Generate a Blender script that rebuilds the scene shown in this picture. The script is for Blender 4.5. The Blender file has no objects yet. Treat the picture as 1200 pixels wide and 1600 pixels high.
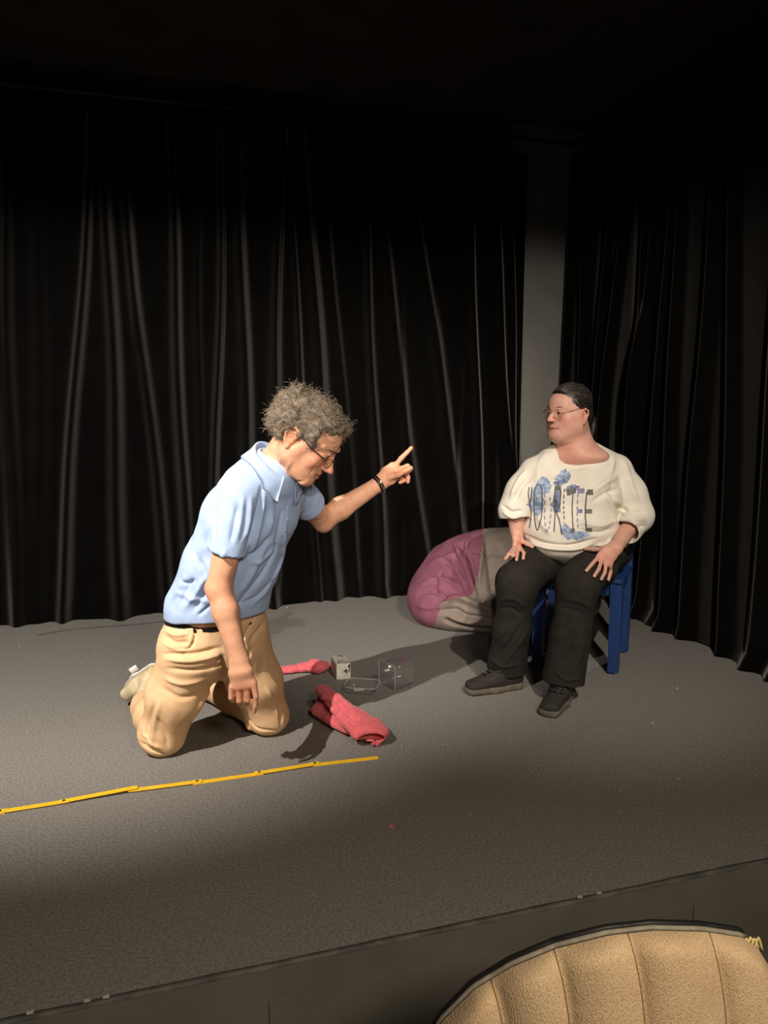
import bpy, math, random
import numpy as np
from mathutils import Vector, Matrix
from mathutils.bvhtree import BVHTree
random.seed(4); rng = np.random.default_rng(7)
scene = bpy.context.scene
COL = scene.collection
PI = math.pi

# ---------------------------------------------------------------- camera, world, lights, exposure
CAM_H, FPX, PITCH = 1.27, 1200.0, math.radians(8.5)
cam = bpy.data.cameras.new('camera'); camo = bpy.data.objects.new('camera', cam); COL.objects.link(camo)
cam.sensor_fit = 'VERTICAL'; cam.sensor_height = 36.0; cam.lens = 36.0 * FPX / 1600.0
camo.location = (0, 0, CAM_H); camo.rotation_euler = (PI / 2 - PITCH, 0, 0)
cam.clip_start = 0.05
scene.camera = camo
vs = scene.view_settings
vs.view_transform = 'Standard'; vs.look = 'None'; vs.gamma = 1.0; vs.use_curve_mapping = False
vs.exposure = 0.0
world = bpy.data.worlds.new('world'); scene.world = world; world.use_nodes = True
world.node_tree.nodes['Background'].inputs[0].default_value = (1.0, 0.92, 0.80, 1)
world.node_tree.nodes['Background'].inputs[1].default_value = 0.018

def add_spot(name, loc, aim, power, cone, blend, color, radius=0.012):
    l = bpy.data.lights.new(name, 'SPOT'); l.energy = power; l.color = color
    l.spot_size = math.radians(cone); l.spot_blend = blend; l.shadow_soft_size = radius
    o = bpy.data.objects.new(name, l); COL.objects.link(o); o.location = loc
    o.rotation_euler = (Vector(aim) - Vector(loc)).to_track_quat('-Z', 'Y').to_euler()
    return o
L1 = Vector((-1.5, 0.6, 2.62)); L2 = Vector((1.05, 0.75, 2.62))
A1 = (-1.28, 3.35, 0.8); A2 = (0.85, 3.6, 0.95)
L_FILL = Vector((0.0, -0.7, 1.98)); A_FILL = (-0.12, 3.0, 1.18)
add_spot('stage_or_fill_light', L1, A1, 800, 67, 0.75, (1.0, 0.92, 0.82))
add_spot('stage_or_fill_light', L2, A2, 300, 60, 0.8, (1.0, 0.90, 0.78))
add_spot('stage_or_fill_light', L_FILL, A_FILL, 250, 33, 0.9, (1.0, 0.90, 0.80), 0.05)  # unseen fill lamp, added to brighten the kneeling man's shaded front
# the dim house lamp over the audience, behind the camera
hl = bpy.data.lights.new('house_light', 'AREA'); hl.energy = 80; hl.size = 0.5; hl.color = (1.0, 0.86, 0.66)
hlo = bpy.data.objects.new('house_light', hl); COL.objects.link(hlo); hlo.location = (0.8, -0.55, 2.15)

# ---------------------------------------------------------------- pixel helpers (1200 x 1600 frame)
cP, sP = math.cos(PITCH), math.sin(PITCH)
CAMP = np.array([0, 0, CAM_H])
def ray(u, v):
    a, b = (u - 600) / FPX, -(v - 800) / FPX
    return np.array([a, cP + b * sP, -sP + b * cP])
def gp(u, v, z=0.0):                       # pixel -> point on the plane at height z
    d = ray(u, v); return CAMP + d * ((z - CAM_H) / d[2])
def pw(u, v, y):                           # pixel -> point at distance y
    d = ray(u, v); return CAMP + d * (y / d[1])
def V3(*a): return np.array(a, float)
def nrm(a): a = np.asarray(a, float); return a / np.linalg.norm(a)

# ---------------------------------------------------------------- materials
def srgb(r, g, b):
    f = lambda c: (c / 255 / 12.92) if c / 255 <= 0.04045 else ((c / 255 + 0.055) / 1.055) ** 2.4
    return (f(r), f(g), f(b), 1)
MATS = {}
def mat(name, col, rough=0.8, col2=None, nscale=30, ndetail=4, bump=0.0, bscale=200, bdist=0.002, sheen=0.0,
        sheen_col=(1, 1, 1, 1), metal=0.0, spec=0.3, attr=None, weave=0, stretch=None, sss=0.0, ramp=(0.35, 0.65), sheen_rough=0.4):
    m = bpy.data.materials.new(name); m.use_nodes = True; MATS[name] = m
    nt = m.node_tree; N = nt.nodes; L = nt.links; b = N['Principled BSDF']
    b.inputs['Base Color'].default_value = col; b.inputs['Roughness'].default_value = rough
    b.inputs['Metallic'].default_value = metal; b.inputs['Specular IOR Level'].default_value = spec
    if sheen:
        b.inputs['Sheen Weight'].default_value = sheen; b.inputs['Sheen Tint'].default_value = sheen_col
        b.inputs['Sheen Roughness'].default_value = sheen_rough
    if sss:
        b.inputs['Subsurface Weight'].default_value = sss; b.inputs['Subsurface Radius'].default_value = (0.012, 0.005, 0.003)
        b.inputs['Subsurface Scale'].default_value = 0.6
    tc = N.new('ShaderNodeTexCoord'); src = tc.outputs['Object']
    if stretch:
        mp = N.new('ShaderNodeMapping'); mp.inputs['Scale'].default_value = stretch
        L.new(src, mp.inputs[0]); src = mp.outputs[0]
    out = None
    if attr:
        a = N.new('ShaderNodeAttribute'); a.attribute_name = attr; out = a.outputs['Color']
    if col2 is not None:
        n = N.new('ShaderNodeTexNoise'); n.inputs['Scale'].default_value = nscale; n.inputs['Detail'].default_value = ndetail
        L.new(src, n.inputs['Vector'])
        r = N.new('ShaderNodeMapRange'); r.inputs[1].default_value = ramp[0]; r.inputs[2].default_value = ramp[1]
        L.new(n.outputs['Fac'], r.inputs[0])
        mx = N.new('ShaderNodeMix'); mx.data_type = 'RGBA'
        if out is not None:
            mx.blend_type = 'MULTIPLY'; mx.inputs[0].default_value = 1.0
            m2 = N.new('ShaderNodeMix'); m2.data_type = 'RGBA'; m2.inputs[6].default_value = (1, 1, 1, 1); m2.inputs[7].default_value = col2
            L.new(r.outputs[0], m2.inputs[0]); L.new(out, mx.inputs[6]); L.new(m2.outputs[2], mx.inputs[7])
        else:
            mx.inputs[6].default_value = col; mx.inputs[7].default_value = col2
            L.new(r.outputs[0], mx.inputs[0])
        out = mx.outputs[2]
    if out is not None: L.new(out, b.inputs['Base Color'])
    if bump:
        if weave:
            w1 = N.new('ShaderNodeTexWave'); w1.inputs['Scale'].default_value = weave; w1.bands_direction = 'X'
            w2 = N.new('ShaderNodeTexWave'); w2.inputs['Scale'].default_value = weave; w2.bands_direction = 'Z'
            for w in (w1, w2): L.new(tc.outputs['Object'], w.inputs['Vector']); w.inputs['Distortion'].default_value = 1.5; w.inputs['Detail Scale'].default_value = 2
            ad = N.new('ShaderNodeMath'); ad.operation = 'MULTIPLY'; L.new(w1.outputs['Fac'], ad.inputs[0]); L.new(w2.outputs['Fac'], ad.inputs[1])
            h = ad.outputs[0]
        else:
            n2 = N.new('ShaderNodeTexNoise'); n2.inputs['Scale'].default_value = bscale; n2.inputs['Detail'].default_value = 3
            L.new(src, n2.inputs['Vector']); h = n2.outputs['Fac']
        bp = N.new('ShaderNodeBump'); bp.inputs['Strength'].default_value = bump; bp.inputs['Distance'].default_value = bdist
        L.new(h, bp.inputs['Height']); L.new(bp.outputs[0], b.inputs['Normal'])
    return m
def clear_mat(name, tint, gloss=0.06, rough=0.05, milk=0.0):
    m = bpy.data.materials.new(name); m.use_nodes = True; MATS[name] = m
    nt = m.node_tree; N = nt.nodes; L = nt.links; N.remove(N['Principled BSDF'])
    t = N.new('ShaderNodeBsdfTransparent'); t.inputs[0].default_value = tint
    g = N.new('ShaderNodeBsdfGlossy'); g.inputs['Roughness'].default_value = rough
    f = N.new('ShaderNodeLayerWeight'); f.inputs[0].default_value = 0.5
    p = N.new('ShaderNodeMath'); p.operation = 'POWER'; p.inputs[1].default_value = 3.0; L.new(f.outputs['Facing'], p.inputs[0])
    a = N.new('ShaderNodeMath'); a.operation = 'MULTIPLY_ADD'; a.inputs[1].default_value = 0.3; a.inputs[2].default_value = gloss
    L.new(p.outputs[0], a.inputs[0])
    d = N.new('ShaderNodeBsdfDiffuse'); d.inputs[0].default_value = (.85, .85, .83, 1)
    m1 = N.new('ShaderNodeMixShader'); m1.inputs[0].default_value = milk; L.new(t.outputs[0], m1.inputs[1]); L.new(d.outputs[0], m1.inputs[2])
    mx = N.new('ShaderNodeMixShader'); L.new(a.outputs[0], mx.inputs[0]); L.new(m1.outputs[0], mx.inputs[1]); L.new(g.outputs[0], mx.inputs[2])
    L.new(mx.outputs[0], N['Material Output'].inputs[0])
    return m
mat('carpet', srgb(112, 109, 105), 0.95, srgb(154, 150, 144), 130, 8, 0.9, 420, 0.004, ramp=(0.3, 0.75), spec=0.1)
mat('velvet', srgb(7, 6, 6), 0.95, srgb(10, 9, 8), 6, 3, 0.1, 300, 0.001, sheen=0.34, sheen_col=(1, .93, .85, 1), spec=0.0, sheen_rough=0.42)
mat('ceiling_paint', srgb(64, 57, 48), 0.9, srgb(54, 48, 40), 4, spec=0.1)
mat('black_paint', srgb(26, 25, 23), 0.9, srgb(20, 19, 18), 4, spec=0.1)
mat('grey_paint', srgb(122, 120, 115), 0.85, srgb(116, 114, 109), 5, bump=0.2, bscale=80, spec=0.2)
mat('fascia', srgb(92, 89, 82), 0.75, srgb(102, 99, 91), 5, 8, 0.15, 60, spec=0.3)
mat('worn_edge', srgb(96, 95, 90), 0.7, srgb(62, 61, 58), 14, 6, spec=0.4)
mat('chip', srgb(190, 182, 165), 0.9, srgb(160, 150, 130), 60)
mat('pipe', srgb(45, 44, 42), 0.5, metal=0.6)
mat('skin_man', srgb(214, 160, 130), 0.55, (0.90, 0.84, 0.80, 1), 45, 5, 0.12, 350, 0.0015, attr='Col', sss=0.12, spec=0.35)
mat('skin_woman', srgb(222, 172, 148), 0.5, (0.93, 0.88, 0.86, 1), 45, 5, 0.08, 350, 0.001, attr='Col', sss=0.12, spec=0.35)
mat('polo', srgb(168, 189, 224), 0.9, srgb(160, 181, 217), 25, 4, 0.25, 700, 0.001, sheen=0.1, spec=0.15)
mat('chino', srgb(226, 188, 148), 0.9, srgb(216, 177, 136), 20, 5, 0.2, 600, 0.001, spec=0.15)
mat('leather', srgb(36, 26, 20), 0.5, srgb(28, 20, 16), 40)
mat('hair_grey', srgb(126, 112, 96), 0.6, srgb(92, 80, 68), 50, 4, spec=0.3)
mat('hair_curl', srgb(152, 137, 118), 0.5, srgb(104, 90, 76), 60, 3, spec=0.4)
mat('hair_dark', srgb(26, 21, 19), 0.45, srgb(40, 33, 29), 60, 4, spec=0.5)
mat('hair_streak', srgb(80, 70, 64), 0.45, srgb(44, 37, 33), 60, 4, spec=0.5)
mat('sweater', srgb(228, 221, 208), 0.92, srgb(222, 214, 200), 14, 4, 0.2, 500, 0.001, sheen=0.1, spec=0.1)
mat('black_trousers', srgb(38, 35, 32), 0.9, srgb(46, 42, 38), 26, 4, 0.25, 500, 0.001, spec=0.15)
mat('blue_wood', srgb(32, 62, 118), 0.5, srgb(27, 54, 105), 9, 4, 0.1, 60, stretch=(6, 6, 1), spec=0.4)
mat('chrome', srgb(210, 210, 205), 0.2, metal=1.0)
mat('gold', srgb(226, 190, 130), 0.25, metal=1.0)
mat('gun_metal', srgb(60, 56, 54), 0.35, metal=0.8)
mat('rose_metal', srgb(150, 112, 100), 0.35, metal=0.7)
mat('eye', srgb(178, 164, 154), 0.2, spec=0.6)
mat('iris', srgb(52, 38, 28), 0.2, spec=0.6)
mat('brow_grey', srgb(168, 126, 100), 0.8, srgb(140, 104, 84), 200)
mat('brow_dark', srgb(84, 60, 50), 0.8, srgb(70, 50, 42), 200)
mat('shoe_tan', srgb(198, 174, 132), 0.85, srgb(182, 156, 116), 30, 4, 0.2, 300, 0.001)
mat('shoe_cream', srgb(206, 190, 158), 0.85, srgb(190, 172, 138), 40, 5, 0.2, 300)
mat('sole_white', srgb(226, 224, 216), 0.8, srgb(204, 200, 190), 40)
mat('sole_brown', srgb(70, 46, 34), 0.8, srgb(54, 36, 27), 40)
mat('sock', srgb(110, 100, 90), 0.95, srgb(94, 85, 76), 100, bump=0.3, bscale=500)
mat('shoe_black', srgb(40, 37, 34), 0.8, srgb(52, 48, 44), 60, 4, 0.3, 400)
mat('sole_grey', srgb(104, 96, 84), 0.85, srgb(88, 81, 71), 50, 4, 0.2, 200)
mat('lace', srgb(18, 17, 17), 0.25, spec=0.7)
mat('pink_knit', srgb(218, 106, 112), 0.95, srgb(204, 94, 101), 60, 4, 0.5, 520, 0.003, sheen=0.25, sheen_col=(1, .7, .7, 1), spec=0.05)
mat('carton', srgb(232, 228, 218), 0.6, srgb(222, 218, 206), 20)
mat('carton_grey', srgb(150, 146, 138), 0.7, srgb(170, 166, 158), 40)
mat('ink', srgb(22, 22, 22), 0.7)
mat('mauve', srgb(136, 84, 101), 0.8, srgb(124, 75, 91), 12, 4, 0.2, 500, 0.001, spec=0.2)
mat('bag_grey', srgb(138, 124, 114), 0.8, srgb(126, 113, 104), 12, 4, 0.2, 500, 0.001, spec=0.2)
mat('yellow', srgb(244, 196, 42), 0.5, srgb(236, 184, 34), 30, spec=0.4)
bm_ = mat('beige_cloth', srgb(206, 176, 132), 0.95, spec=0.1, sheen=0.15)
def weave_nodes(m, c0, c1, scale, ang):
    nt = m.node_tree; N = nt.nodes; L = nt.links; b = N['Principled BSDF']; tc = N.new('ShaderNodeTexCoord'); mp = N.new('ShaderNodeMapping'); mp.inputs['Rotation'].default_value = (0, ang, 0)
    L.new(tc.outputs['Object'], mp.inputs[0]); ws = []
    mp.inputs['Scale'].default_value = (1, 1, .55)
    mu = N.new('ShaderNodeTexVoronoi'); mu.inputs['Scale'].default_value = scale; L.new(mp.outputs[0], mu.inputs['Vector'])
    n = N.new('ShaderNodeTexNoise'); n.inputs['Scale'].default_value = 18; n.inputs['Detail'].default_value = 6; L.new(tc.outputs['Object'], n.inputs['Vector'])
    ad = N.new('ShaderNodeMath'); ad.operation = 'MULTIPLY_ADD'; ad.inputs[1].default_value = 0.6; L.new(n.outputs['Fac'], ad.inputs[0]); L.new(mu.outputs[0], ad.inputs[2])
    mx = N.new('ShaderNodeMix'); mx.data_type = 'RGBA'; mx.inputs[6].default_value = c0; mx.inputs[7].default_value = c1; L.new(ad.outputs[0], mx.inputs[0]); L.new(mx.outputs[2], b.inputs['Base Color'])
    bp = N.new('ShaderNodeBump'); bp.inputs['Strength'].default_value = 0.5; bp.inputs['Distance'].default_value = 0.002; L.new(mu.outputs[0], bp.inputs['Height']); L.new(bp.outputs[0], b.inputs['Normal'])
weave_nodes(bm_, srgb(236, 213, 180), srgb(192, 162, 126), 460, 0.6)
mat('seam', srgb(150, 122, 84), 0.95, srgb(134, 108, 74), 100)
mat('black_trim', srgb(28, 27, 26), 0.5, spec=0.3)
mat('grey_trim', srgb(150, 142, 130), 0.6, srgb(130, 122, 110), 60)
mat('foam', srgb(222, 206, 150), 0.95, srgb(200, 180, 120), 60)
mat('dark_wood', srgb(60, 42, 28), 0.6, srgb(48, 33, 22), 12)
mat('print_dark', srgb(72, 70, 74), 0.85, srgb(96, 94, 98), 200, 3, ramp=(.45, .6))
mat('print_blue', srgb(122, 142, 178), 0.9, srgb(176, 188, 206), 60, 6, ramp=(.4, .6))
mat('print_slate', srgb(98, 104, 136), 0.9, srgb(138, 150, 180), 70, 6, ramp=(.4, .6))
mat('print_olive', srgb(92, 94, 86), 0.9, srgb(120, 120, 112), 120, 4, ramp=(.4, .6))
mat('print_lilac', srgb(150, 140, 176), 0.9, srgb(120, 116, 150), 120, 4, ramp=(.4, .6))
clear_mat('clear_plastic', (0.98, 0.98, 0.98, 1), 0.04, 0.15, 0.035)
clear_mat('plastic_rim', (0.95, 0.95, 0.95, 1), 0.08, 0.2, 0.30)
clear_mat('lens', (0.96, 0.96, 0.95, 1), 0.03, 0.03)

# ---------------------------------------------------------------- object helpers
def empty(name, loc):
    o = bpy.data.objects.new(name, None); COL.objects.link(o); o.location = Vector(tuple(loc)); o.empty_display_size = 0.1
    return o
def tag(o, label=None, cat=None, group=None, kind=None):
    if label: o['label'] = label
    if cat: o['category'] = cat
    if group: o['group'] = group
    if kind: o['kind'] = kind
    return o
def wloc(o):
    v = V3(0, 0, 0)
    while o is not None: v = v + V3(*o.location); o = o.parent
    return v
def obj_np(name, verts, faces, m, parent=None, smooth=True, origin=None, col=None):
    """verts (n,3) in world metres; faces an int array (m,3|4) or list of tuples; origin only for top-level meshes"""
    verts = np.asarray(verts, float)
    base = wloc(parent) if parent is not None else (V3(0, 0, 0) if origin is None else np.asarray(origin, float))
    me = bpy.data.meshes.new(name)
    v = verts - base
    if isinstance(faces, np.ndarray):
        k = faces.shape[1]
        me.vertices.add(len(v)); me.vertices.foreach_set('co', v.astype(np.float32).ravel())
        me.loops.add(faces.size); me.loops.foreach_set('vertex_index', faces.astype(np.int32).ravel())
        me.polygons.add(len(faces)); me.polygons.foreach_set('loop_start', np.arange(0, faces.size, k, dtype=np.int32))
        me.update(calc_edges=True); me.validate()
    else:
        me.from_pydata([tuple(p) for p in v], [], [tuple(f) for f in faces]); me.update()
    me.polygons.foreach_set('use_smooth', np.full(len(me.polygons), smooth))
    if col is not None:
        a = me.color_attributes.new('Col', 'FLOAT_COLOR', 'POINT')
        c4 = np.ones((len(v), 4), np.float32); c4[:, :3] = col
        a.data.foreach_set('color', c4.ravel())
    me.materials.append(MATS[m])
    o = bpy.data.objects.new(name, me); COL.objects.link(o)
    if parent is not None: o.parent = parent
    elif origin is not None: o.location = Vector(tuple(base))
    return o

class MB:                                  # collects shapes into one mesh (world coordinates)
    def __init__(s): s.v = []; s.f = []
    def add(s, vs, fs):
        n = len(s.v); s.v += [tuple(p) for p in vs]; s.f += [tuple(i + n for i in f) for f in fs]; return s
    def box(s, c, ax, half, bev=0.0):      # bevelled oriented box
        c = np.asarray(c, float); ax = [np.asarray(a, float) for a in ax]; hx, hy, hz = half
        if bev <= 0:
            P = [c + ax[0] * hx * i + ax[1] * hy * j + ax[2] * hz * k for k in (-1, 1) for j in (-1, 1) for i in (-1, 1)]
            return s.add(P, [(0, 2, 3, 1), (4, 5, 7, 6), (0, 1, 5, 4), (2, 6, 7, 3), (0, 4, 6, 2), (1, 3, 7, 5)])
        V = []; idx = {}
        for i in (-1, 1):
            for j in (-1, 1):
                for k in (-1, 1):
                    for d in range(3):
                        h = [hx - bev, hy - bev, hz - bev]; h[d] += bev
                        idx[(i, j, k, d)] = len(V); V.append(c + ax[0] * h[0] * i + ax[1] * h[1] * j + ax[2] * h[2] * k)
        F = []
        for d in range(3):
            a, b = [(1, 2), (2, 0), (0, 1)][d]
            for sg in (-1, 1):
                q = []
                for x, y in ((-1, -1), (1, -1), (1, 1), (-1, 1)):
                    t = [0, 0, 0]; t[d] = sg; t[a] = x; t[b] = y; q.append(idx[(t[0], t[1], t[2], d)])
                F.append(q if sg > 0 else q[::-1])
        for d in range(3):                 # edge bevels along axis d
            a, b = [(1, 2), (2, 0), (0, 1)][d]
            for x in (-1, 1):
                for y in (-1, 1):
                    def g(e, w):
                        t = [0, 0, 0]; t[d] = e; t[a] = x; t[b] = y; return idx[(t[0], t[1], t[2], w)]
                    q = [g(-1, a), g(1, a), g(1, b), g(-1, b)]
                    F.append(q if x * y < 0 else q[::-1])
        for i in (-1, 1):
            for j in (-1, 1):
                for k in (-1, 1):
                    q = [idx[(i, j, k, 0)], idx[(i, j, k, 1)], idx[(i, j, k, 2)]]
                    F.append(q if i * j * k > 0 else q[::-1])
        return s.add(V, F)
    def tube(s, pts, r, n=8, closed=False, caps=True):
        pts = [np.asarray(p, float) for p in pts]; m = len(pts)
        rs = r if hasattr(r, '__len__') else [r] * m
        V = []; F = []; up = None
        for i, p in enumerate(pts):
            if closed: t = nrm(pts[(i + 1) % m] - pts[i - 1])
            else: t = nrm(pts[min(i + 1, m - 1)] - pts[max(i - 1, 0)])
            if up is None: up = nrm(np.cross(t, V3(0.3, 0.2, 1) if abs(t[2]) < 0.9 else V3(1, 0, 0)))
            up = nrm(up - t * np.dot(up, t)); sd = np.cross(t, up)
            for k in range(n):
                a = 2 * PI * k / n; V.append(p + (up * math.cos(a) + sd * math.sin(a)) * rs[i])
        for i in range(m if closed else m - 1):
            for k in range(n):
                a = i * n + k; b = i * n + (k + 1) % n; c = ((i + 1) % m) * n + (k + 1) % n; d = ((i + 1) % m) * n + k
                F.append((a, b, c, d))
        if caps and not closed: F.append(tuple(range(n))[::-1]); F.append(tuple((m - 1) * n + k for k in range(n)))
        return s.add(V, F)
    def sphere(s, c, r, n=12, m=8, ax=None):
        c = np.asarray(c, float); r = np.asarray(r if hasattr(r, '__len__') else [r] * 3, float)
        ax = np.eye(3) if ax is None else np.asarray(ax)
        V = [c + ax[2] * r[2]]; F = []
        for j in range(1, m):
            ph = PI * j / m
            for i in range(n):
                th = 2 * PI * i / n
                q = V3(math.sin(ph) * math.cos(th), math.sin(ph) * math.sin(th), math.cos(ph)) * r
                V.append(c + q @ ax)
        V.append(c - ax[2] * r[2]); e = len(V) - 1
        for i in range(n):
            F.append((0, 1 + i, 1 + (i + 1) % n)); F.append((e, 1 + (m - 2) * n + (i + 1) % n, 1 + (m - 2) * n + i))
            for j in range(m - 2):
                a = 1 + j * n + i; b = 1 + j * n + (i + 1) % n; F.append((a, a + n, b + n, b))
        return s.add(V, F)
    def sheet(s, grid, th=0.0):            # grid[i][j] points -> surface, thickness along the normals
        g = np.asarray(grid, float); ni, nj = g.shape[:2]
        F = [(i * nj + j, i * nj + j + 1, (i + 1) * nj + j + 1, (i + 1) * nj + j) for i in range(ni - 1) for j in range(nj - 1)]
        if th == 0: return s.add(g.reshape(-1, 3), F)
        du = np.gradient(g, axis=0); dv = np.gradient(g, axis=1); n = np.cross(du, dv); n /= np.linalg.norm(n, axis=2, keepdims=True) + 1e-12
        N = ni * nj
        V = np.concatenate([(g + n * th / 2).reshape(-1, 3), (g - n * th / 2).reshape(-1, 3)])
        F2 = [f[::-1] for f in F] + [tuple(i + N for i in f) for f in F]
        ring = [(i, 0) for i in range(ni)] + [(ni - 1, j) for j in range(1, nj)] + [(i, nj - 1) for i in range(ni - 2, -1, -1)] + [(0, j) for j in range(nj - 2, 0, -1)]
        for q in range(len(ring)):
            a = ring[q][0] * nj + ring[q][1]; b = ring[(q + 1) % len(ring)]; b = b[0] * nj + b[1]
            F2.append((a, b, b + N, a + N))
        return s.add(V, F2)
    def build(s, name, m, parent=None, smooth=True, origin=None):
        return obj_np(name, np.array(s.v), s.f, m, parent, smooth, origin)
def spline(pts, n):                        # Catmull-Rom through points
    P = np.asarray(pts, float); P = np.vstack([2 * P[0] - P[1], P, 2 * P[-1] - P[-2]]); out = []
    m = len(P) - 3
    for t in np.linspace(0, m, n):
        i = min(int(t), m - 1); f = t - i; a, b, c, d = P[i:i + 4]
        out.append(0.5 * ((2 * b) + (c - a) * f + (2 * a - 5 * b + 4 * c - d) * f * f + (3 * b - a - 3 * c + d) * f ** 3))
    return np.array(out)

# ---------------------------------------------------------------- signed-distance modelling: smooth bodies and cloth
class Field:
    def __init__(s, lo, hi, res):
        s.lo = np.asarray(lo, float); s.res = res
        s.n = np.ceil((np.asarray(hi, float) - s.lo) / res).astype(int) + 1
        s.d = np.full(tuple(s.n), 0.5, np.float32)
    def blank(s):
        f = Field(s.lo, s.lo + .01, s.res); f.n = s.n; f.d = np.full(tuple(s.n), 0.5, np.float32); return f
    def region(s, lo, hi, pad):
        a = np.clip(np.floor((np.asarray(lo) - pad - s.lo) / s.res).astype(int), 0, s.n)
        b = np.clip(np.ceil((np.asarray(hi) + pad - s.lo) / s.res).astype(int) + 1, 0, s.n)
        if np.any(b <= a): return None
        sl = tuple(slice(a[i], b[i]) for i in range(3))
        ax = [(s.lo[i] + np.arange(a[i], b[i]) * s.res).astype(np.float32) for i in range(3)]
        return sl, ax[0][:, None, None], ax[1][None, :, None], ax[2][None, None, :]
    def put(s, prim, k=0.01, op='u'):
        lo, hi, fn = prim
        r = s.region(lo, hi, k + 3 * s.res)
        if r is None: return s
        sl, X, Y, Z = r; b = fn(X, Y, Z); a = s.d[sl]; k = np.float32(max(k, 1e-5))
        if op == 'u':
            h = np.clip(0.5 + 0.5 * (b - a) / k, 0, 1); s.d[sl] = b + (a - b) * h - k * h * (1 - h)
        elif op == 's':
            b = -b; h = np.clip(0.5 + 0.5 * (a - b) / k, 0, 1); s.d[sl] = b + (a - b) * h + k * h * (1 - h)
        return s
    def cut(s, p, n, k=0.0):               # keep the side where (x-p).n < 0
        ax = [(s.lo[i] + np.arange(s.n[i]) * s.res).astype(np.float32) for i in range(3)]
        b = (ax[0][:, None, None] - p[0]) * np.float32(n[0]) + (ax[1][None, :, None] - p[1]) * np.float32(n[1]) + (ax[2][None, None, :] - p[2]) * np.float32(n[2])
        s.d = np.maximum(s.d, b.astype(np.float32)); return s
    def mesh(s, relax=1):
        d = s.d; sg = d < 0
        cnt = np.zeros(tuple(x - 1 for x in d.shape), np.int8)
        for i in (0, 1):
            for j in (0, 1):
                for k in (0, 1):
                    cnt += sg[i:d.shape[0] - 1 + i, j:d.shape[1] - 1 + j, k:d.shape[2] - 1 + k]
        idx = np.argwhere((cnt > 0) & (cnt < 8)); del cnt
        cid = np.full(tuple(x - 1 for x in d.shape), -1, np.int32); cid[tuple(idx.T)] = np.arange(len(idx))
        offs = [(i, j, k) for i in (0, 1) for j in (0, 1) for k in (0, 1)]
        val = np.stack([d[idx[:, 0] + o[0], idx[:, 1] + o[1], idx[:, 2] + o[2]] for o in offs], 1)
        acc = np.zeros((len(idx), 3)); num = np.zeros(len(idx))
        for a in range(8):
            for b in range(a + 1, 8):
                df = np.array(offs[b]) - np.array(offs[a])
                if np.abs(df).sum() != 1: continue
                va, vb = val[:, a], val[:, b]; m = (va < 0) != (vb < 0)
                t = np.where(m, va / np.where(m, va - vb, 1), 0)
                acc += np.where(m[:, None], np.array(offs[a]) + t[:, None] * df, 0); num += m
        V = s.lo + (idx + acc / num[:, None]) * s.res
        Q = []
        for ax in range(3):
            o1, o2 = [(1, 2), (2, 0), (0, 1)][ax]
            A = sg[tuple(slice(0, -1) if i == ax else slice(1, -1) for i in range(3))]
            B = sg[tuple(slice(1, None) if i == ax else slice(1, -1) for i in range(3))]
            e = np.argwhere(A != B)
            if not len(e): continue
            flip = A[tuple(e.T)]
            e = e + np.array([0 if i == ax else 1 for i in range(3)])
            def c(a, b):
                q = e.copy(); q[:, o1] -= a; q[:, o2] -= b; return cid[tuple(q.T)]
            q = np.stack([c(1, 1), c(0, 1), c(0, 0), c(1, 0)], 1)
            q = np.where(flip[:, None], q, q[:, ::-1]); Q.append(q[(q >= 0).all(1)])
        Q = np.concatenate(Q)
        for _ in range(relax): V = relaxed(V, Q, 0.5)
        return V, Q
def relaxed(V, Q, f):
    n = len(V); acc = np.zeros((n, 3)); c = np.zeros(n)
    k = Q.shape[1]
    for i in range(k):
        a, b = Q[:, i], Q[:, (i + 1) % k]
        for j in range(3):
            acc[:, j] += np.bincount(a, V[b, j], n) + np.bincount(b, V[a, j], n)
        c += np.bincount(a, minlength=n) + np.bincount(b, minlength=n)
    return V + f * (acc / np.maximum(c, 1)[:, None] - V)
def normals(V, Q):
    fn = np.cross(V[Q[:, 2]] - V[Q[:, 0]], V[Q[:, 3]] - V[Q[:, 1]]); n = np.zeros_like(V)
    for i in range(4):
        for j in range(3): n[:, j] += np.bincount(Q[:, i], fn[:, j], len(V))
    return n / (np.linalg.norm(n, axis=1, keepdims=True) + 1e-12)
def cap(a, b, ra, rb=None):
    a = np.asarray(a, float); b = np.asarray(b, float); rb = ra if rb is None else rb; R = max(ra, rb)
    ba = b - a; L2_ = max(float(ba @ ba), 1e-9)
    def fn(X, Y, Z):
        px, py, pz = X - np.float32(a[0]), Y - np.float32(a[1]), Z - np.float32(a[2])
        h = np.clip((px * np.float32(ba[0]) + py * np.float32(ba[1]) + pz * np.float32(ba[2])) / np.float32(L2_), 0, 1)
        return np.sqrt((px - h * np.float32(ba[0])) ** 2 + (py - h * np.float32(ba[1])) ** 2 + (pz - h * np.float32(ba[2])) ** 2) - (np.float32(ra) + h * np.float32(rb - ra))
    return np.minimum(a, b) - R, np.maximum(a, b) + R, fn
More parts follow.
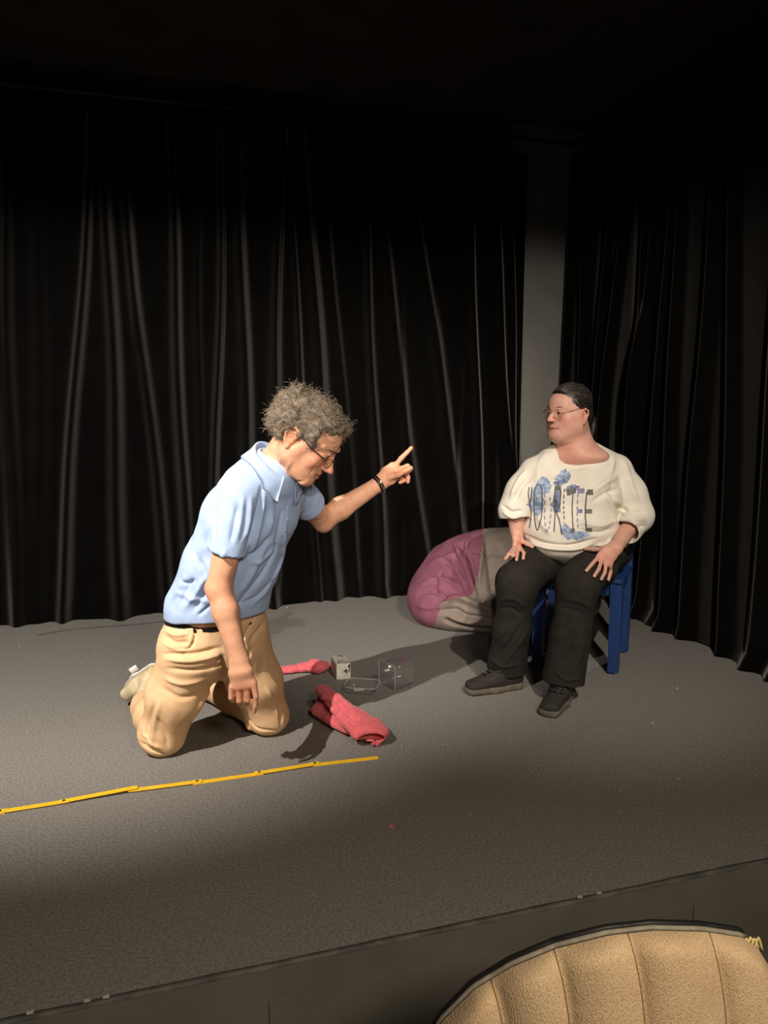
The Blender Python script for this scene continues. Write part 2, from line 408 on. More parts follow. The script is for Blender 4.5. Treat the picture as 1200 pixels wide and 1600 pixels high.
def ell(c, r, M=None):                     # ellipsoid, rows of M its axes
    c = np.asarray(c, float); r = np.asarray(r, float); M = np.eye(3) if M is None else np.asarray(M, float)
    ext = np.sqrt(((M * r[:, None]) ** 2).sum(0))
    def fn(X, Y, Z):
        px, py, pz = X - np.float32(c[0]), Y - np.float32(c[1]), Z - np.float32(c[2])
        k0 = 0; k1 = 0
        for i in range(3):
            q = px * np.float32(M[i, 0]) + py * np.float32(M[i, 1]) + pz * np.float32(M[i, 2])
            k0 = k0 + (q / np.float32(r[i])) ** 2; k1 = k1 + (q / np.float32(r[i] ** 2)) ** 2
        k0 = np.sqrt(k0); return k0 * (k0 - 1) / np.maximum(np.sqrt(k1), 1e-6)
    return c - ext, c + ext, fn
def ecap(a, b, ra, rb, uax):               # capsule with an elliptic section: ra=(ru,rv) at a, rb at b; uax the u direction
    a = np.asarray(a, float); b = np.asarray(b, float); w = b - a; Lw = np.linalg.norm(w); w = w / Lw
    u = np.asarray(uax, float); u = nrm(u - w * (u @ w)); v = np.cross(w, u); R = max(max(ra), max(rb))
    f4 = [np.float32(x) for x in (*ra, *rb)]
    def fn(X, Y, Z):
        px, py, pz = X - np.float32(a[0]), Y - np.float32(a[1]), Z - np.float32(a[2])
        def dt(q): return px * np.float32(q[0]) + py * np.float32(q[1]) + pz * np.float32(q[2])
        pwv, pu, pv = dt(w), dt(u), dt(v)
        h = np.clip(pwv / np.float32(Lw), 0, 1); ru = f4[0] + (f4[2] - f4[0]) * h; rv = f4[1] + (f4[3] - f4[1]) * h
        ex = pwv - h * np.float32(Lw); mn = np.minimum(ru, rv)
        k0 = np.sqrt((pu / ru) ** 2 + (pv / rv) ** 2 + (ex / mn) ** 2)
        k1 = np.sqrt((pu / ru ** 2) ** 2 + (pv / rv ** 2) ** 2 + (ex / mn ** 2) ** 2)
        return k0 * (k0 - 1) / np.maximum(k1, 1e-6)
    return np.minimum(a, b) - R, np.maximum(a, b) + R, fn
def shell_wave(V, N, amp, freq, seed=0, dirs=5):
    r = np.random.default_rng(seed); s = np.zeros(len(V))
    W = V + 0.02 * np.sin(V[:, [1, 2, 0]] * freq * 0.6 + 1.3)
    for _ in range(dirs):
        k = r.normal(size=3); k = k / np.linalg.norm(k) * freq * r.uniform(0.6, 1.5); s += np.sin(W @ k + r.uniform(0, 6.28))
    return V + N * (amp * s / math.sqrt(dirs))[:, None]
def folds(V, Q, lines, gain=1.0):
    """raised (amp>0) or pressed (amp<0) creases: each line = (pixel points seen on the surface, width, amp)"""
    N = normals(V, Q); bvh = BVHTree.FromPolygons([Vector(p) for p in V], [list(map(int, q)) for q in Q])
    out = V.copy()
    for pts, wd, amp in lines:
        P = []
        for (u, v) in spline(pts, max(6, 5 * len(pts))):
            d = ray(u, v); h = bvh.ray_cast(Vector(CAMP), Vector(d).normalized())
            if h[0] is not None: P.append(np.array(h[0]))
        if len(P) < 2: continue
        P = np.array(P); lo, hi = P.min(0) - 3 * wd, P.max(0) + 3 * wd
        near = np.nonzero(((V > lo) & (V < hi)).all(1))[0]
        if not len(near): continue
        dmin = np.full(len(near), 1e9); tpar = np.zeros(len(near)); n = len(P) - 1
        for i in range(n):
            if np.linalg.norm(P[i + 1] - P[i]) > 0.08: continue
            ba = P[i + 1] - P[i]; L_ = max(ba @ ba, 1e-9); h = np.clip(((V[near] - P[i]) @ ba) / L_, 0, 1)
            dd = np.linalg.norm(V[near] - P[i] - h[:, None] * ba, axis=1); b = dd < dmin
            dmin[b] = dd[b]; tpar[b] = (i + h[b]) / n
        prof = np.exp(-(dmin / wd) ** 2) * np.clip(np.minimum(tpar, 1 - tpar) * 4 + 0.25, 0, 1)
        out[near] += N[near] * (gain * amp * prof)[:, None]
    return out

# ---------------------------------------------------------------- the stage: a rectangle turned against the camera
EA = math.radians(16.8); E1 = V3(math.cos(EA), math.sin(EA), 0); E2 = V3(-math.sin(EA), math.cos(EA), 0); EZ = V3(0, 0, 1)
FR0 = gp(0, 1595)                          # a point of the front edge
BK = gp(430, 945)                          # a point of the back curtain's hem
RT = gp(1000, 970)                         # a point of the right curtain's hem
depth = float((BK - FR0) @ E2)             # front edge to back curtain
s_right = float((RT - FR0) @ E1)
O = FR0
def st(a, b, z=0.0): return O + E1 * a + E2 * b + EZ * z       # along the edge, towards the back, up
S0, S1 = -2.6, s_right
SH = 0.42                                  # stage height
m = MB(); m.box(st((S0 + S1) / 2 + 0.2, (depth + 0.2) / 2, -0.02), (E1, E2, EZ), ((S1 - S0) / 2 + 0.6, (depth + 0.2) / 2 + 0.1, 0.02))
# carpet keeps its front edge on the stage edge
for i, p in enumerate(m.v):
    q = np.array(p); b = (q - O) @ E2
    if b < 0.5: q = q - E2 * b; m.v[i] = tuple(q)
floor = tag(m.build('floor', 'carpet', smooth=False), 'dark grey carpet covering the low stage', kind='structure')
fr = MB(); fr.box(st((S0 + S1) / 2 + 0.2, 0.02, -SH / 2 - 0.024), (E1, E2, EZ), ((S1 - S0) / 2 + 0.6, 0.02, SH / 2 - 0.022))
wf = tag(fr.build('wall_front', 'fascia', smooth=False), 'dark grey board front of the stage', kind='structure')
up = MB(); up.box(st((S0 + S1) / 2 + 0.2, -0.004, -0.046), (E1, E2, EZ), ((S1 - S0) / 2 + 0.6, 0.004, 0.042), 0.0015)
up.build('edge_board', 'fascia', wf, smooth=False)
for k in range(5):                         # lower boards with narrow joints
    w_ = 1.15; c = S0 - 0.3 + w_ * (k + 0.5)
    lb = MB(); lb.box(st(c, -0.002, -0.235), (E1, E2, EZ), (w_ / 2 - 0.0015, 0.003, 0.1445), 0.001); lb.build('front_board', 'fascia', wf, smooth=False)
tr = MB(); g = []
xs = np.linspace(S0 - 0.3, S1 + 0.6, 160)
for x in xs:
    w_ = 0.0035 + 0.0015 * math.sin(x * 9) * math.sin(x * 23 + 1)
    g.append([st(x, -0.0095, -0.006), st(x, -0.0095, 0.0012), st(x, w_, 0.0022), st(x, w_ + 0.001, -0.003)])
tr.sheet(g)
tg = tag(tr.build('trim_1', 'worn_edge'), 'worn pale edge strip along the stage front', kind='structure')
for (u, v) in ((137, 1560), (166, 1555), (48, 1580), (905, 1402), (935, 1396)):
    p = gp(u, v); a = (p - O) @ E1
    c = MB(); c.box(st(a, 0.002, 0.003), (E1, E2, EZ), (0.007, 0.004, 0.0012), 0.0006); c.build('edge_chip', 'chip', tg, smooth=False)
# seen-through room shell
def shell(name, c, half, mt, label):
    b = MB(); b.box(c, (E1, E2, EZ), half); return tag(b.build(name, mt, smooth=False), label, kind='structure')
CZ = 2.98
shell('wall_back', st((S0 + S1) / 2, depth + 0.36, (CZ - SH) / 2), ((S1 - S0) / 2 + 0.7, 0.05, (CZ + SH) / 2), 'black_paint', 'black wall behind the back curtain')
shell('wall_right', st(S1 + 0.36, depth / 2 - 0.6, (CZ - SH) / 2), (0.05, depth / 2 + 1.3, (CZ + SH) / 2), 'black_paint', 'black wall behind the side curtain')
shell('wall_left', st(S0 - 0.35, depth / 2 - 0.6, (CZ - SH) / 2), (0.05, depth / 2 + 1.3, (CZ + SH) / 2), 'black_paint', 'black side wall of the stage')
shell('ceiling', st((S0 + S1) / 2, depth / 2 - 0.7, CZ + 0.03), ((S1 - S0) / 2 + 0.8, depth / 2 + 1.3, 0.03), 'ceiling_paint', 'black ceiling over the stage')
shell('floor_audience', st((S0 + S1) / 2, -1.75, -SH - 0.022), ((S1 - S0) / 2 + 0.8, 1.75, 0.02), 'dark_wood', 'dark floor of the auditorium')

# curtains ----------------------------------------------------
def curtain(name, p0, p1, inward, ridges, label, ztop=2.78, seed=1, nx=900, nz=46):
    """ridges: (t at top, t at bottom, height, width) along the curtain"""
    r = np.random.default_rng(seed); p0 = np.asarray(p0); p1 = np.asarray(p1); Lc = np.linalg.norm(p1 - p0); dr = (p1 - p0) / Lc
    t = np.linspace(0, Lc, nx); small = [(r.uniform(0, Lc), r.uniform(-0.05, 0.05), r.uniform(0.004, 0.012), r.uniform(0.02, 0.04)) for _ in range(int(Lc * 4))]
    grid = []
    for iz, z in enumerate(np.linspace(0.006, ztop, nz)):
        q = 1 - z / ztop; off = 0.012 * np.sin(t * 5.1 + 1) + 0.008 * np.sin(t * 11.3)
        for k, (a, b, h, w) in enumerate(ridges):
            c = a + (b - a) * q + 0.01 * math.sin(z * 3.1 + k * 1.7); ww = 0.85 * w * (0.8 + 0.6 * q)
            x = (t - c) / ww
            off = off + h * (0.85 + 0.3 * q) * np.exp(-np.abs(x) ** 2.0 * 0.9)
        for k, (a, sl, h, w) in enumerate(small):
            c = a + sl * q + 0.012 * math.sin(z * 2.3 + k); off = off + h * np.exp(-((t - c) / w) ** 2)
        flare = 0.03 * max(0, 1 - z / 0.10) ** 2
        pinch = 1 + 0.0 * z
        hem = 0.012 * np.sin(t * 3.7 + 2) + 0.01 * np.sin(t * 9.1)
        P = p0[None] + dr[None] * t[:, None] + inward[None] * (off * pinch + flare * (1 + np.sin(t * 7)))[:, None]
        P[:, 2] = z + (0.012 * (1 + np.sin(t * 6.3 + 1)) * (1 - min(1, z / 0.3)) if iz else 0.0)
        grid.append(P)
    mb = MB(); mb.sheet(np.array(grid)); o = mb.build(name, 'velvet', origin=(p0 + p1) / 2 * V3(1, 1, 0))
    return tag(o, label, 'curtain')
def tb(u, v):                              # pixel on the back-curtain plane -> distance along it
    d = ray(u, v); k = ((BK - CAMP) @ E2) / (d @ E2); return float((CAMP + d * k - O) @ E1)
def ztb(u, v):
    d = ray(u, v); k = ((BK - CAMP) @ E2) / (d @ E2); return float((CAMP + d * k)[2])
back0 = S0 - 0.2; ZT = 2.84
def ext(uv0, uv1):                         # extend a fold seen between two pixels to rail and hem
    t0, z0, t1, z1 = tb(*uv0), ztb(*uv0), tb(*uv1), ztb(*uv1); k = (t1 - t0) / (z1 - z0)
    return t0 + k * (ZT - z0) - back0, t0 + k * (0 - z0) - back0
RB = []
for a, b, h, w in (((8, 340), (20, 700), .05, .035), ((133, 340), (112, 690), .07, .03), ((167, 340), (180, 690), .07, .04), ((200, 340), (232, 640), .06, .035),
                   ((270, 340), (284, 690), .07, .035), ((344, 340), (337, 690), .06, .025), ((376, 340), (383, 690), .07, .04), ((434, 350), (430, 620), .07, .035),
                   ((455, 350), (460, 420), .035, .02), ((482, 350), (500, 610), .07, .045), ((520, 400), (536, 600), .03, .03), ((574, 350), (588, 700), .06, .03),
                   ((603, 400), (628, 600), .05, .04), ((656, 360), (690, 620), .07, .045), ((737, 360), (744, 700), .065, .032), ((775, 360), (796, 700), .065, .035),
                   ((802, 360), (806, 640), .04, .02), ((60, 340), (60, 690), .04, .05), ((310, 340), (312, 690), .03, .03)):
    e = ext(a, b); RB.append((e[0], e[1], h, w))
for k in range(8): RB.append((0.1 + k * 0.16, 0.1 + k * 0.16 + 0.02 * math.sin(k * 5), 0.06, 0.04))
colw = tb(822, 500)                        # back curtain stops at the column
curtain('stage_curtain', st(back0, depth + 0.03), st(colw, depth + 0.03), -E2, RB, 'long black velvet curtain across the back of the stage', seed=3)
RR = []
def tr_(u, v):
    d = ray(u, v); k = ((RT - CAMP) @ E1) / (d @ E1); q = CAMP + d * k; return float(depth - (q - O) @ E2), float(q[2])
for a, b in (((890, 400), (885, 600)), ((905, 370), (893, 600)), ((925, 400), (918, 620)), ((960, 380), (940, 600)), ((978, 400), (955, 620)), ((1036, 300), (1008, 600)), ((1022, 330), (1004, 640)), ((1060, 420), (1042, 620)),
             ((1082, 320), (1070, 620)), ((1130, 420), (1115, 620)), ((1165, 420), (1160, 640))):
    t0, z0 = tr_(*a); t1, z1 = tr_(*b); k = (t1 - t0) / (z1 - z0); RR.append((t0 + k * (ZT - z0), t0 - k * z0, 0.05, 0.03))
for k in range(12): RR.append((1.9 + k * 0.15, 1.9 + k * 0.15, 0.05, 0.04))
curtain('side_curtain', st(S1 + 0.05, depth + 0.12), st(S1 + 0.05, 0.05), -E1, RR, 'black velvet curtain hanging down the side behind the blue chair', seed=8)
# grey column in the corner between the curtains
cu0, cu1 = tb(812, 660), tb(905, 600)
cm = MB(); cm.box(st((cu0 + cu1) / 2 - 0.02, depth + 0.17, CZ / 2), (E1, E2, EZ), ((cu1 - cu0) / 2 + 0.05, 0.11, CZ / 2), 0.006)
tag(cm.build('column', 'grey_paint', smooth=False), 'plain grey square column in the corner between the two curtains', kind='structure')
# rails with hooks
def rail(name, a, b, label):
    root = empty(name, (a + b) / 2); tag(root, label, 'curtain rail')
    t = MB(); t.tube([a, b], 0.014, 8); t.build('pipe', 'pipe', root)
    n = int(np.linalg.norm(b - a) / 0.28); d = nrm(b - a)
    for k in range(n):
        p = a + d * (0.1 + 0.28 * k); h = MB()
        h.tube([p + V3(0, 0, 0.115), p + V3(0, 0, 0.01)], 0.004, 6)
        h.tube([p + V3(0, 0, -0.014), p + V3(0, 0, -0.045), p - E2 * 0.012 + V3(0, 0, -0.06)], 0.003, 6); h.build('hook', 'pipe', root)
rail('curtain_rail', st(back0, depth - 0.01, 2.86), st(S1, depth - 0.01, 2.86), 'dark curtain rail pipe with hooks along the back of the stage')
rail('curtain_rail', st(S1 + 0.0, depth - 0.06, 2.86), st(S1 + 0.0, 0.05, 2.86), 'dark curtain rail pipe with hooks over the side curtain')
# the two stage lamps (above the picture) and an added fill lamp behind the camera: can, yoke and curved barn door that cuts the light off above head height
def stage_or_fill_lamp(Lp, aim, label, dip=0.024):
    root = empty('stage_or_fill_lamp', Lp + Vector((0, 0, 0.36))); tag(root, label, 'stage lamp')
    l = np.array(Lp); d = nrm(np.array(aim) - l); dh = nrm(d * V3(1, 1, 0)); sd = np.cross(dh, EZ)
    b = MB(); n = 18; g = []
    for r_, k in ((0.055, -0.02), (0.075, -0.03), (0.08, -0.16), (0.05, -0.2), (0.005, -0.205)):
        g.append([l + d * k + (sd * math.cos(2 * PI * i / n) + np.cross(d, sd) * math.sin(2 * PI * i / n)) * r_ for i in range(n + 1)])
    b.sheet(g); b.build('can', 'black_paint', root)
    g = []
    for i in range(41):
        a = math.radians(-100 + 5 * i); q = dh * math.cos(a) + sd * math.sin(a)
        g.append([l + q * 0.085 + V3(0, 0, 0.07), l + q * 0.34 + V3(0, 0, -dip)])
    f = MB(); f.sheet(g, 0.002); f.build('barn_door', 'black_paint', root)
    y = MB(); y.tube([l - d * 0.1 + sd * 0.09, l - d * 0.1 + sd * 0.1 + V3(0, 0, 0.18), l - d * 0.1 - sd * 0.1 + V3(0, 0, 0.18), l - d * 0.1 - sd * 0.09], 0.008, 6)
    y.tube([l - d * 0.1 + V3(0, 0, 0.18), l - d * 0.1 + V3(0, 0, CZ - l[2])], 0.012, 6); y.build('yoke', 'pipe', root)
stage_or_fill_lamp(L1, A1, 'black stage lamp with curved barn door hanging over the kneeling man\'s side', 0.031)
stage_or_fill_lamp(L2, A2, 'black stage lamp with curved barn door hanging over the blue chair\'s side', 0.028)
stage_or_fill_lamp(L_FILL, A_FILL, 'black added fill lamp with curved barn door hanging over the audience seats', -0.016)

# ================================================================ people
def frame(fwd, upish=(0, 0, 1), roll=0.0):
    f = nrm(fwd); u = np.asarray(upish, float); u = nrm(u - f * (u @ f)); r = np.cross(f, u)
    if roll:
        c, s_ = math.cos(roll), math.sin(roll); u, r = u * c + r * s_, r * c - u * s_
    return np.array([r, f, u])             # rows: right, forward, up
class Head:
    def __init__(s, C, fwd, scale=1.0, upish=(0, 0, 1), roll=0.0):
        s.C = np.asarray(C, float); s.M = frame(fwd, upish, roll); s.s = scale
    def L(s, x, y, z): return s.C + s.s * (V3(x, y, z) @ s.M)
    def loc(s, P): return ((P - s.C) @ s.M.T) / s.s
    def ell(s, c, r): return ell(s.L(*c), np.array(r) * s.s, s.M)
    def cap(s, a, b, ra, rb=None): return cap(s.L(*a), s.L(*b), ra * s.s, None if rb is None else rb * s.s)
def sculpt_head(F, H, woman=False):
    P = F.put; w = 1 if woman else 0; ey = 0 if woman else -.012; ez = -.012 if woman else 0; mw = 1.25 if woman else 1.0
    P(H.ell((0, -.012, .056 - .004 * w), (.075, .097, .074)), .01)
    P(H.ell((0, .045, .046), (.063, .056, .050)), .03)
    P(H.ell((0, .038, -.02), (.060 + .006 * w, .060, .074)), .03)
    for s in (-1, 1):
        P(H.cap((s * .050, .005, -.045), (s * .02, .078, -.087), .022, .018 + .004 * w), .03 + .015 * w)
        P(H.cap((s * .058, .02, .0), (s * .050, .0, -.05), .018 + .004 * w, .02 + .002 * w), .03 + .015 * w)
        P(H.ell((s * .040, .066, -.018), (.024 + .005 * w, .022, .022 + .006 * w)), .02)
        P(H.cap((s * .05, .070, .036), (s * .012, .093, .032), .0095 if not woman else .007), .014)
    P(H.ell((0, .084, -.086), (.021, .017, .017)), .02)
    P(H.ell((0, .074, -.048), (.034, .027, .03)), .02)
    for s in (-1, 1):
        P(H.ell((s * .032, .104, .014), (.019, .015, .012)), .012, 's')
        P(H.ell((s * .032, .083, .014), (.015, .0115, .0115)), .005)
        P(H.cap((s * .046, .080, .017), (s * .032, .0955, .0225), .004), .005)
        P(H.cap((s * .032, .0955, .0225), (s * .018, .089, .017), .004), .005)
        P(H.cap((s * .045, .080, .008), (s * .032, .0935, .0045), .0035), .005)
        P(H.cap((s * .032, .0935, .0045), (s * .019, .088, .009), .0035), .005)
    nt = (.125, -.022) if not woman else (.127, -.014)
    P(H.cap((0, .092, .03), (0, nt[0] - .010, nt[1] + .008), .0075, .0105), .012)
    P(H.ell((0, nt[0] - .004, nt[1]), (.0125, .0125, .0105)), .008)
    for s in (-1, 1):
        P(H.ell((s * .0125, nt[0] - .014, nt[1] - .003), (.0075, .010, .0075)), .006)
        P(H.ell((s * .0055, nt[0] - .008, nt[1] - .0125), (.0032, .005, .003)), .002, 's')
    lc_ = -.052 if not woman else -.057
    for a, b in (((-.024, .089, lc_), (-.009, .1005, -.0475)), ((-.009, .1005, -.0475), (.009, .1005, -.0475)), ((.009, .1005, -.0475), (.024, .089, lc_))):
        P(H.cap((a[0] * mw, a[1], a[2]), (b[0] * mw, b[1], b[2]), .0052 + .0008 * w), .005)
    for a, b in (((-.021, .089, lc_ - .004), (0, .1005, -.0605)), ((0, .1005, -.0605), (.021, .089, lc_ - .004))):
        P(H.cap((a[0] * mw, a[1], a[2]), (b[0] * mw, b[1], b[2]), .0062 + .0012 * w), .006)
    P(H.cap((-.022, .098, -.0535), (.022, .098, -.0535), .0022), .003, 's')
    # ears
    for s in (-1, 1):
        P(H.ell((s * .077, -.008 + ey, .003 + ez), (.009, .019, .031)), .006)
        pts = [(s * .080, .010, .012), (s * .087, .004, .030), (s * .090, -.010, .036), (s * .091, -.024, .026), (s * .089, -.026, .008), (s * .084, -.016, -.014), (s * .080, -.004, -.028)]
        pts = [(a, b + ey, c + ez) for a, b, c in pts]
        for a, b in zip(pts[:-1], pts[1:]): P(H.cap(a, b, .0042), .004)
        P(H.ell((s * .081, ey, -.026 + ez), (.006, .007, .009)), .006)
        P(H.ell((s * .088, -.006 + ey, .004 + ez), (.006, .010, .014)), .004, 's')
def face_colours(H, V, base, woman=False, brow=None):
    q = H.loc(V); n = len(V); c = np.tile(np.array(base)[None], (n, 1)).astype(float)
    inh = (np.abs(q) < .2).all(1)
    def spot(p, r, mul, w=1.0):
        d = ((q - np.array(p)) / np.array(r)); g = np.exp(-(d ** 2).sum(1)) * w * inh
        c[:] = c * (1 - g[:, None]) + c * np.array(mul)[None] * g[:, None]
    for s in (-1, 1):
        spot((s * .045, .07, -.015), (.028, .03, .024), (1.05, .80, .76))
        spot((s * .085, -.008, .004), (.02, .025, .035), (1.05, .78, .70), .8)
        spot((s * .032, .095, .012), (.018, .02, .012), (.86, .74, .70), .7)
    spot((0, .125, -.02), (.016, .02, .016), (1.06, .76, .70))
    lipz = np.abs(q[:, 2] + .0535); lip = inh & (q[:, 1] > .086) & (np.abs(q[:, 0]) < (.031 if woman else .025))
    lw = np.clip(1.3 - lipz / .0085, 0, 1) * lip * np.clip(1.4 - np.abs(q[:, 0]) / (.025 if woman else .02), 0, 1)
    c = c * (1 - lw[:, None]) + np.array(base)[None] * np.array((.86, .56, .54)) * lw[:, None]
    gw = np.clip(1.2 - lipz / .0036, 0, 1) * lip; c *= (1 - .62 * gw)[:, None]  # shade of the mouth groove painted into the colour as a dark line
    return np.clip(c, 0, 1)
def eyes(H, root, look=(0, 0, 0)):
    for s in (-1, 1):
        c = H.L(s * .032, .0850, .0135)
        e = MB(); e.sphere(c, .0112 * H.s, 14, 10, H.M).build('eyeball', 'eye', root)
        d = nrm(V3(look[0], 1, look[2]) @ H.M)
        i = MB(); i.sphere(c + d * .0068 * H.s, .0070 * H.s, 10, 8); i.build('iris', 'iris', e_last(root))
def e_last(root): return root.children[-1]
def digits(F, chains, r0=.0092, r1=.0072, k=.004):
    for ch in chains:
        n = len(ch) - 1
        for i in range(n):
            ra = r0 + (r1 - r0) * i / n; rb = r0 + (r1 - r0) * (i + 1) / n
            F.put(cap(ch[i], ch[i + 1], ra, rb), k if i else .009)
def ring(c, ua, va, n=40):
    return [np.asarray(c) + ua * math.cos(2 * PI * i / n) + va * math.sin(2 * PI * i / n) for i in range(n)]
def glasses(H, root, m_frame, lens_h=.017, lens_w=.025, thick=.0012, y0=.108, z0=.008, temples=True, lower_rim=True):
    g = empty('glasses', H.L(0, y0, z0)); g.parent = root; g.location = Vector(tuple(H.L(0, y0, z0) - wloc(root)))
    f = MB()
    for s in (-1, 1):
        lp = []
        for i in range(32):
            a = 2 * PI * i / 32; ca, sa = math.cos(a), math.sin(a)
            ex = abs(ca) ** .6 * (1 if ca > 0 else -1) * lens_w; ez = abs(sa) ** .7 * (1 if sa > 0 else -1) * lens_h
            xx = s * .032 + ex; lp.append(H.L(xx, y0 - abs(xx) ** 2 * 3.2, z0 + ez))
        if lower_rim: f.tube(lp, thick * .75 * H.s, 6, closed=True)
        else: f.tube(lp[0:17], thick * H.s, 6)
        ce = np.mean(lp, 0); MB().add(lp + [ce], [(i, (i + 1) % 32, 32) for i in range(32)]).build('lens', 'lens', g)
        if temples:
            t = MB(); t.tube(spline([H.L(s * .057, y0 - .012, z0 + .007), H.L(s * .070, y0 - .030, z0 + .010), H.L(s * .080, .045, z0 + .014), H.L(s * .083, .0, z0 + .022), H.L(s * .082, -.02, z0 + .012)], 14), thick * 1.25 * H.s, 6)
            t.build('temple', m_frame, g)
    f.tube(spline([H.L(-.008, y0 - .001, z0 + .004), H.L(0, y0 + .002, z0 + .008), H.L(.008, y0 - .001, z0 + .004)], 8), thick * H.s, 6)
    f.build('frame', m_frame, g)
    return g
def curls(name, root, V, N, count, m, length, rad, turns, r, seed, thin=.0012, drift=None):
    """short curling locks rooted on a hair volume, one mesh"""
    rg = np.random.default_rng(seed); mb = MB(); pick = rg.choice(len(V), count)
    for i in pick:
        p, n = V[i], N[i]; t = nrm(np.cross(n, rg.normal(size=3))); b = np.cross(n, t); ln = length * rg.uniform(.6, 1.3); ph = rg.uniform(0, 6.28); tw = turns * rg.uniform(.6, 1.3)
        rr = rad * rg.uniform(.6, 1.3); pts = []
        dr = (drift if drift is not None else t * 1.0)
        dr = nrm(dr - n * (dr @ n) + t * .35 + n * rg.uniform(-.08, .16))
        for k in range(8):
            s = k / 7; a = ph + tw * 2 * PI * s
            pts.append(p - n * .004 + dr * ln * s + (n * math.cos(a) + np.cross(n, dr) * math.sin(a)) * rr * min(1, s * 3))
        mb.tube(pts, [thin * (1.2 - .7 * k / 7) for k in range(8)], 3, caps=False)
    return tag(mb.build(name, m, root), kind='stuff')

# ---------------------------------------------------------------- the kneeling man
fP = nrm((.55, -.83, 0)); rP = nrm((-.83, -.55, 0)); fC = nrm((.80, -.60, 0)); rC = nrm((-.60, -.80, 0))
KR = V3(-.795, 2.615, .078); KL = V3(-.445, 2.785, .078)
PC = pw(336, 1000, 2.62); HR = PC + rP * .085; HL = PC - rP * .085
AR = pw(228, 1098, 2.86); AL = pw(318, 1078, 3.12); AR[2] = .078; AL[2] = .075
SPINE = [pw(337, 978, 2.62), pw(340, 945, 2.61), pw(362, 880, 2.58), pw(392, 805, 2.53), pw(412, 755, 2.50)]
LAT = [rP, nrm(rP * .7 + rC * .3), nrm(rP * .4 + rC * .6), rC, rC]
TU = [.178, .180, .174, .178, .150]; TV = [.128, .134, .130, .122, .085]
RS, LS = pw(374, 772, 2.40), pw(462, 768, 2.66)
RE, RW = pw(342, 918, 2.40), pw(373, 1030, 2.36)
LE, LW = pw(505, 812, 2.82), pw(591, 757, 2.90)
NB = pw(428, 728, 2.50)
MH = Head(pw(473, 688, 2.46), (.78, -.13, -.61), 1.06)
man_root = V3(-.62, 2.70, 0)
man = tag(empty('person', man_root), 'grey-haired man in blue polo shirt kneeling and pointing with one arm', 'person')
# body: one continuous surface
F = Field((-1.22, 2.22, 0.0), (.18, 3.42, 1.36), .0032)
for i in range(4): F.put(ecap(SPINE[i], SPINE[i + 1], (TU[i] - .016, TV[i] - .016), (TU[i + 1] - .016, TV[i + 1] - .016), LAT[i]), .03)
F.put(cap(NB - V3(0.02, 0, .03), RS, .06, .052), .04); F.put(cap(NB - V3(0.02, 0, .03), LS, .06, .052), .04)
F.put(ell(PC, (.155, .115, .12), frame(fP)), .04)
for h, k, a in ((HR, KR, AR), (HL, KL, AL)):
    F.put(cap(h, k + V3(0, 0, .004), .082, .056), .04); F.put(cap(k + V3(0, 0, .002), a, .054, .036), .02)
for s_, e_, w_ in ((RS, RE, RW), (LS, LE, LW)):
    F.put(cap(s_, s_ * .5 + e_ * .5, .050, .046), .03); F.put(cap(s_ * .5 + e_ * .5, e_, .045, .039), .02)
    fm = e_ * .68 + w_ * .32
    F.put(cap(e_, fm, .038, .0415), .02); F.put(cap(fm, w_, .040, .0285), .02)
F.put(ell(RE + V3(-.012, -.01, -.004), (.022, .022, .022)), .025); F.put(ell(LE + V3(.004, 0, -.022), (.022, .022, .022)), .025)
# neck and head
F.put(cap(NB + V3(-.005, 0, -.02), MH.L(0, -.025, -.02), .062, .056), .03)
F.put(cap(NB + V3(.03, -.01, -.01), MH.L(0, .03, -.07), .045, .034), .03)
for s in (-1, 1): F.put(cap(NB + V3(.055, -.02 * s, -.012), MH.L(.05 * s, -.025, -.03), .012, .014), .02)
sculpt_head(F, MH)
# right hand hanging, index finger towards the floor
yh = 2.34
def hp(u, v, dy=0.0): return pw(u, v, yh + dy)
F.put(ecap(RW, hp(376, 1050), (.029, .023), (.036, .020), V3(1, 0, .0)), .02)
F.put(ecap(hp(376, 1050), hp(380, 1070), (.038, .019), (.041, .016), V3(1, 0, .12)), .015)
digits(F, [[hp(396, 1066), hp(400, 1088, -.004), hp(399, 1103, .002), hp(397, 1112, .008)],
           [hp(385, 1073), hp(387, 1094, .002), hp(386, 1099, .028), hp(386, 1090, .040)],
           [hp(373, 1075), hp(374, 1095, .004), hp(374, 1099, .030), hp(375, 1090, .042)],
           [hp(362, 1073), hp(361, 1090, .004), hp(363, 1094, .028), hp(365, 1087, .038)]], .0100, .0078)
digits(F, [[hp(388, 1052, .018), hp(396, 1070, .034), hp(394, 1088, .040)]], .0115, .0085)
# left hand pointing
yl = 2.92
def lp_(u, v, dy=0.0): return pw(u, v, yl + dy)
F.put(ecap(LW, lp_(606, 744), (.030, .022), (.035, .019), nrm((-.45, 0, .9))), .012)
F.put(ecap(lp_(606, 744), lp_(619, 734), (.037, .019), (.036, .017), nrm((-.5, 0, .87))), .012)
digits(F, [[lp_(618, 727), lp_(627, 716), lp_(636, 707), lp_(642.5, 700)],
           [lp_(624, 733, .004), lp_(637, 728, .012), lp_(642, 733, .02), lp_(634, 741, .012)],
           [lp_(622, 739, .014), lp_(634, 738, .024), lp_(637.5, 746, .022), lp_(637, 753, .012)],
           [lp_(618, 744, .018), lp_(627, 746, .030), lp_(630, 751, .022), lp_(625, 754, .01)]], .0098, .0080)
digits(F, [[lp_(608, 746, -.018), lp_(622, 742, -.026), lp_(633, 736, -.026), lp_(642, 731, -.022)]], .0125, .0085)
V, Q = F.mesh(2); del F
N_ = normals(V, Q); V = shell_wave(V, N_, .0006, 90, 3)
base = np.array(srgb(216, 162, 132)[:3]); C_ = face_colours(MH, V, base)
